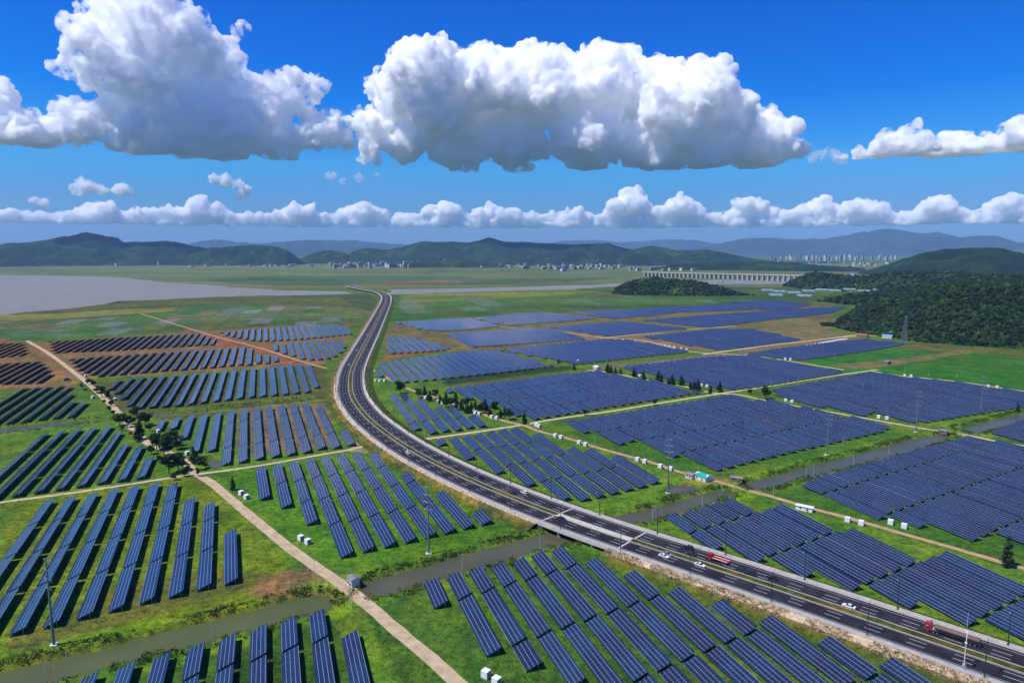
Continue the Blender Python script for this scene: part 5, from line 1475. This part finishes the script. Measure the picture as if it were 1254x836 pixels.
# greenhouse sheds
gh = None
for i, (x, y) in enumerate([(940,356),(955,357.5),(972,359),(990,357),(1006,355.5),(1022,356.5),(1040,355),(1058,357),(1075,356),(1090,358),(950,362),(985,363),(1085,360),(880,345),(905,347)]):
    if gh is None:
        gh = empty('greenhouse'); V, F = extrude_profile([(-14, 0), (14, 0), (14, 3.5), (7, 6), (0, 3.8), (-7, 6), (-14, 3.5)], 40); mesh_obj('cover', V, F, simple('greenhouse_film', (0.22, 0.30, 0.36), 0.4, var=0.35, vscale=0.08), gh); V, F = boxes([((-14.2, -20.2, 1.5), (14.2, -20.2, 1.5), 1.4)]); mesh_obj('wall', V, F, M_BLUER, gh); o = gh
    else: o = copy_tree(gh)
    gx, gy = gp(x, y); o.location = (gx, gy, 0); o.rotation_euler = (0, 0, rs2.uniform(0.9, 1.2))
    tag(o, 'pale blue greenhouse on the flat behind the far solar rows', 'greenhouse', 'greenhouses behind the far solar rows')

# ------------------------------------------------------------------ far buildings
M_W1 = simple('white_wall', (0.62, 0.60, 0.58), 0.8); M_W2 = simple('cream_wall', (0.50, 0.43, 0.37), 0.8); M_W3 = simple('pinkish_wall', (0.44, 0.28, 0.25), 0.8); M_W4 = simple('grey_wall', (0.32, 0.34, 0.37), 0.8)
def building(x, y, w, l, h, wall, roof, label, group, name='building', D=None, z=0.0, rz=None):
    gx, gy = gp(x, y) if D is None else at(x, y, D)[:2]
    r = empty(name, (gx, gy, z), rz if rz is not None else rs2.uniform(0.3, 1.1))
    V, F = extrude_profile([(-w / 2, -3), (w / 2, -3), (w / 2, h), (-w / 2, h)], l); mesh_obj('wall', V, F, wall, r)
    V, F = extrude_profile([(-w / 2 - 0.5, h), (w / 2 + 0.5, h), (w / 2 + 0.5, h + 0.8), (w * 0.1, h + 0.8 + (2.0 if roof is not wall else 0.5)), (-w / 2 - 0.5, h + 0.8)], l + 1); mesh_obj('roof', V, F, roof, r)
    nfl = max(1, int(h / 3.5))
    seg = []
    for k in range(nfl):
        zc = 3.5 * k + 2.0
        seg.append(((-w / 2 + 1.2, -l / 2 - 0.05, zc), (w / 2 - 1.2, -l / 2 - 0.05, zc), 0.55))
    V, F = boxes(seg); mesh_obj('window_band', V, F, M_GLASS, r)
    tag(r, label, 'building', group)
rf = random.Random(77)
WL = [M_W1, M_W1, M_W2, M_W3, M_W4]
def town(x0, x1, y0, y1, n, hr, wr, label, group, tall=False):
    for i in range(n):
        x = rf.uniform(x0, x1); y = rf.uniform(y0, y1)
        w = rf.uniform(*wr)
        wl = rf.choice(WL); building(x, y, w, rf.uniform(12, 25), rf.uniform(*hr), wl, wl if tall else rf.choice([wl, M_REDR, M_BLUER, M_W1]), label, group, 'tower_block' if tall else 'building')
town(-5, 20, 324.2, 325, 5, (10, 16), (25, 60), 'low pink and white sheds at the far left shore', 'sheds at the far left shore')
town(45, 170, 323, 325.5, 34, (14, 30), (40, 120), 'long white factory sheds under the left hills', 'factory sheds under the left hills')
town(178, 206, 324.2, 325.2, 5, (20, 45), (20, 30), 'mid height blocks under the left hills', 'mid height blocks under the left hills')
town(210, 400, 324.5, 327, 26, (8, 18), (20, 60), 'low buildings along the shore under the small dark hill', 'low buildings along the shore')
town(405, 535, 321, 328.5, 85, (14, 40), (25, 75), 'white and cream houses of the town under the middle hills', 'town under the middle hills')
town(555, 640, 324, 328, 28, (8, 15), (20, 45), 'scattered low houses right of the middle town', 'scattered low houses right of the middle town')
town(640, 770, 324.5, 330, 45, (12, 28), (25, 60), 'houses along the far shore right of centre', 'houses along the far shore right of centre')
town(770, 860, 328, 332, 16, (14, 26), (30, 70), 'pink and white blocks above the viaduct', 'blocks above the viaduct')
town(940, 1100, 316.5, 319.5, 60, (35, 95), (30, 50), 'distant pale tower block of the city on the right', 'distant city towers', True)
town(940, 1100, 320, 328, 40, (8, 22), (25, 70), 'low roofs of the city on the right', 'low roofs of the city')
town(1040, 1200, 336, 338, 8, (10, 16), (20, 45), 'buildings in front of the dark right hill', 'buildings in front of the dark right hill')
building(1148, 372, 34, 14, 15, M_W1, M_W1, 'white block with dark windows on top of the wooded hill', None, D=1700, z=45, rz=0.5)
building(1117, 336, 40, 16, 22, M_W1, M_W1, 'white block with columns before the dark right hill', None, rz=0.1, z=20)
building(1178, 338, 36, 18, 24, M_W1, M_W1, 'plain white cubic block before the dark right hill', None, rz=0.1, z=16)
building(545, 319, 26, 16, 14, M_W2, M_REDR, 'cream villa alone on the slope of the middle hill', None, D=7000, z=45)
building(690, 332, 50, 18, 20, M_W1, M_BLUER, 'long white building left of the viaduct end', None)
# quarry scar and viaduct
vd = empty('viaduct', (*gp(900, 342), 0)); bpy.context.view_layer.update()
A, B = np.array(gp(788, 338.2)), np.array(gp(1050, 347.5))
L_ = np.linalg.norm(B - A); T_ = (B - A) / L_; nrm = np.array([-T_[1], T_[0]])
zt = lambda t: 25 + 8 * t
pv = []
for t in (0, 0.5, 1):
    p = A + (B - A) * t
    for s_ in (-12, 12):
        for z_ in (zt(t), zt(t) - 4): pv.append((*(p + nrm * s_), z_))
F = []
for k in range(2):
    o4 = 4 * k
    F += [(o4, o4 + 4, o4 + 5, o4 + 1), (o4 + 2, o4 + 3, o4 + 7, o4 + 6), (o4, o4 + 2, o4 + 6, o4 + 4), (o4 + 1, o4 + 5, o4 + 7, o4 + 3)]
d = mesh_obj('deck', pv, F, M_CONC); rel(d, vd)
npi = 44
for k in range(npi):
    t = (k + 0.5) / npi; p = A + (B - A) * t
    V, F = boxes([((*(p - nrm * 7), -1), (*(p - nrm * 7), zt(t) - 4), 3.2), ((*(p + nrm * 7), -1), (*(p + nrm * 7), zt(t) - 4), 3.2)]); o = mesh_obj('pier', V, F, M_CONC); rel(o, vd)
tag(vd, 'long cream concrete viaduct on many piers crossing the far river', 'viaduct')

# ------------------------------------------------------------------ haze
hv = [(-9000, -500, -5), (9000, -500, -5), (40000, 34200, -5), (-40000, 34200, -5)]
V = hv + [(x, y, 1065) for x, y, _ in hv]
F = [(3, 2, 1, 0), (4, 5, 6, 7), (0, 1, 5, 4), (1, 2, 6, 5), (2, 3, 7, 6), (3, 0, 4, 7)]
mh, nt, b = new_mat('haze_air'); nt.nodes.remove(b)
pvn = nt.nodes.new('ShaderNodeVolumePrincipled')
pvn.inputs['Color'].default_value = (0.34, 0.60, 1.0, 1); pvn.inputs['Density'].default_value = HAZE; pvn.inputs['Anisotropy'].default_value = 0.0
nt.links.new(pvn.outputs[0], nt.nodes['Material Output'].inputs['Volume'])
hz = mesh_obj('haze', V, F, mh)
tag(hz, kind='stuff')

# ------------------------------------------------------------------ clouds (real bodies, far beyond the haze)
def cloud_mat(name, dens, scale, lo=0.42, hi=0.56, rate=0.3):
    """water droplets of uneven density: thick billows, thin torn edges"""
    m, nt, b = new_mat(name)
    nt.nodes.remove(b)
    v = nt.nodes.new('ShaderNodeVolumeScatter')
    v.inputs['Color'].default_value = (1, 1, 1, 1)
    v.inputs['Anisotropy'].default_value = 0.0
    geo = nt.nodes.new('ShaderNodeNewGeometry')
    n = nt.nodes.new('ShaderNodeTexNoise'); n.inputs['Scale'].default_value = scale; n.inputs['Detail'].default_value = 6; n.inputs['Roughness'].default_value = 0.66
    nt.links.new(geo.outputs['Position'], n.inputs['Vector'])
    mr = nt.nodes.new('ShaderNodeMapRange'); mr.inputs['From Min'].default_value = lo; mr.inputs['From Max'].default_value = hi
    mr.inputs['To Min'].default_value = 0.0; mr.inputs['To Max'].default_value = dens
    nt.links.new(n.outputs['Fac'], mr.inputs['Value']); nt.links.new(mr.outputs[0], v.inputs['Density'])
    nt.links.new(v.outputs[0], nt.nodes['Material Output'].inputs['Volume'])
    m.cycles.volume_step_rate = rate
    return m
MC = cloud_mat('cloud_water', 0.055, 0.0060, 0.42, 0.60)
MCL = cloud_mat('ragged_cloud_water', 0.045, 0.0048, 0.46, 0.62)
MCT = cloud_mat('thin_cloud_water', 0.006, 0.006, 0.45, 0.6)
MCD = cloud_mat('far_cloud_water', 0.020, 0.005, 0.42, 0.55)
MCB = cloud_mat('bank_cloud_water', 0.013, 0.0034, 0.40, 0.54)
TEX = {}
def cl_tex(size, kind):
    k = (kind, size)
    if k not in TEX:
        t = bpy.data.textures.new('billow', kind)
        t.noise_scale = size
        if kind == 'VORONOI':
            t.distance_metric = 'DISTANCE_SQUARED'
        else:
            t.noise_depth = 5
            t.noise_basis = 'ORIGINAL_PERLIN'
        TEX[k] = t
    return TEX[k]

def make_cloud(name, D, puffs, label, group=None, seed=1, voxel=15.0, depth=0.5, amp=1.0, extra=0.5, mat=None, base=None):
    """puffs: (px, py, r_px) big lobes; smaller ones are budded from each, the union is billowed; base: px height of the flat underside"""
    rnd = np.random.RandomState(seed)
    s = D / FPX
    iv, fi = ICO2
    c0 = at(sum(p[0] for p in puffs) / len(puffs), sum(p[1] for p in puffs) / len(puffs), D)
    ax = np.array([c0[0], c0[1], 0]); ax /= np.linalg.norm(ax)
    cents = []
    for (x, y, r) in puffs:
        p = np.array(at(x, y, D)); R = r * s
        p = p + ax * ((rnd.rand() - 0.5) * 2 * depth * R)
        cents.append((p, R, 0.9))
        for i in range(int(6 + r * extra)):
            d = rnd.randn(3); d /= np.linalg.norm(d)
            if d[2] < -0.2: d[2] *= -0.7
            cents.append((p + d * (R * rnd.uniform(0.72, 1.0)), R * rnd.uniform(0.2, 0.5), 0.95))
    V = []; F = []; o = 0
    for p, R, fl in cents:
        v = iv * R * np.array([1, 1, fl]) + p
        V.append(v); F.append(fi + o); o += len(v)
    V = np.vstack(V); F = np.vstack(F)
    if base is not None:
        zb = at(c0[0] * 0 + 627, base, D)[2]
        low = V[:, 2] < zb
        V[low, 2] = zb + (V[low, 2] - zb) * 0.22
    V -= np.array(c0)
    sc0 = s / (7200 / FPX)
    ob = mesh_obj(name, V, F, mat or MC, smooth=True)
    md = ob.modifiers.new('remesh', 'REMESH'); md.mode = 'VOXEL'; md.voxel_size = voxel
    for kind, size, st in (('CLOUDS', 520, 210), ('VORONOI', 260, -130), ('CLOUDS', 190, 140), ('VORONOI', 95, -70), ('CLOUDS', 62, 80), ('VORONOI', 42, -34)):
        dm = ob.modifiers.new('billow', 'DISPLACE'); dm.texture = cl_tex(max(2, int(size * amp * sc0)), kind); dm.texture_coords = 'LOCAL'
        dm.strength = st * amp * sc0; dm.mid_level = 0.5 if kind == 'CLOUDS' else 0.3
    # settle the underside to a soft flat base, then fuse the folded skin into one closed body
    dg = bpy.context.evaluated_depsgraph_get()
    me = bpy.data.meshes.new_from_object(ob.evaluated_get(dg))
    co = np.zeros(len(me.vertices) * 3); me.vertices.foreach_get('co', co); co = co.reshape(-1, 3)
    if base is not None:
        zb2 = zb - c0[2]
        k = co[:, 2] < zb2
        co[k, 2] = zb2 + (co[k, 2] - zb2) * 0.35
    me.vertices.foreach_set('co', co.ravel()); me.update()
    ob.modifiers.clear(); ob.data = me
    me.materials.clear(); me.materials.append(mat or MC)
    ob.location = c0
    md = ob.modifiers.new('fuse', 'REMESH'); md.mode = 'VOXEL'; md.voxel_size = voxel * 0.9; md.use_smooth_shade = True
    tag(ob, label, 'cloud', group)
    return ob

make_cloud('cloud', 8900, [(462,160,24),(500,118,38),(540,122,52),(600,115,50),(650,115,50),(700,122,46),(745,115,52),(785,110,46),(835,140,50),(880,150,38),(920,168,36),(955,180,24),(975,186,14),
   (455,190,16),(495,178,24),(560,174,35),(630,176,35),(720,177,39),(800,182,38),(870,190,28),(445,150,14),(452,108,10),(486,70,7)],
   'largest white cumulus, long with bright billowing top and flat grey base, in mid sky', seed=3, base=208)
make_cloud('cloud', 9300, [(180,30,36),(150,50,40),(205,60,44),(245,75,36),(130,80,34),(175,105,40),(290,100,26),(330,125,34),(365,112,18),(385,105,10),(225,120,24),(210,150,42),(170,160,34),(265,162,38),(320,160,28),(240,182,28),(180,182,26),(100,152,18),(120,150,20),(345,180,24),(385,165,22),(405,155,18),(410,172,18),(75,85,12),(295,40,8)],
   'tall ragged white cumulus with blue gaps and grey base, left of the largest one', seed=5, base=200, depth=0.3, mat=MCL)
make_cloud('cloud', 9300, [(5,120,16),(0,165,26),(30,165,26),(45,182,16),(12,188,20)], 'white cumulus cut by the left edge of the sky', seed=8, base=198)
make_cloud('cloud', 9300, [(1060,195,12),(1085,190,18),(1110,180,20),(1140,185,22),(1170,180,20),(1200,188,22),(1235,185,24),(1262,180,24),(1100,200,14),(1160,198,14),(1025,198,8)],
   'low white cumulus at the right edge of the sky', seed=11, base=205)
for i, (pf, lb) in enumerate([([(95,231,8),(110,229,9),(122,234,6),(148,233,7),(158,236,5)], 'small flat cloud low at the left, under the tall ragged cumulus'),
        ([(262,220,6),(276,222,8),(290,225,7),(300,233,6),(296,239,5)], 'small white cloud just below the tall ragged cumulus'),
        ([(405,215,7),(420,222,6),(440,218,5),(462,214,5)], 'faint cloud scraps in the gap left of the largest cloud base'),
        ([(1015,188,7),(1000,192,9),(1030,193,8)], 'thin greyish wisp joining the largest cloud to the right hand cloud'),
        ([(40,247,5),(52,249,4)], 'tiny cloud puff low at the far left')]):
    make_cloud('cloud', 15500, pf, lb, seed=20 + i, voxel=24, amp=0.4, mat=MCT if i in (2, 3) else MCD, extra=1.0)
rs = random.Random(4)
belt = []
x = -20
while x < 1290:
    bump = {770: 26, 830: 18, 250: 14, 120: 12, 370: 10, 440: 12, 540: 12, 600: 8, 920: 20, 1000: 16, 1060: 16, 1150: 18, 1240: 20, 200: 8, 700: 8}
    top = 5 + rs.uniform(0, 5) + max([b * math.exp(-((x - k) / 22.0) ** 2) for k, b in bump.items()])
    belt.append((x, top))
    x += rs.uniform(9, 17)
groups = [belt[i:i + 16] for i in range(0, len(belt), 16)]
nm = ['far left', 'left', 'centre left', 'centre', 'centre right', 'right', 'far right']
for gi, g in enumerate(groups):
    pf = []
    for (x, t) in g:
        pf.append((x, 270 - t * 0.55, 3 + t * 0.42))
        pf.append((x + rs.uniform(-5, 5), 273, 7 if x > 330 else 5))
        pf.append((x + 8, 275, 6))
    make_cloud('cloud', 38000, pf, 'stretch of the long cloud bank low over the hills, %s part of the sky' % nm[min(gi, 6)], 'cloud bank over the far hills', seed=40 + gi, voxel=80, amp=0.5, mat=MCB, extra=1.2, base=279)
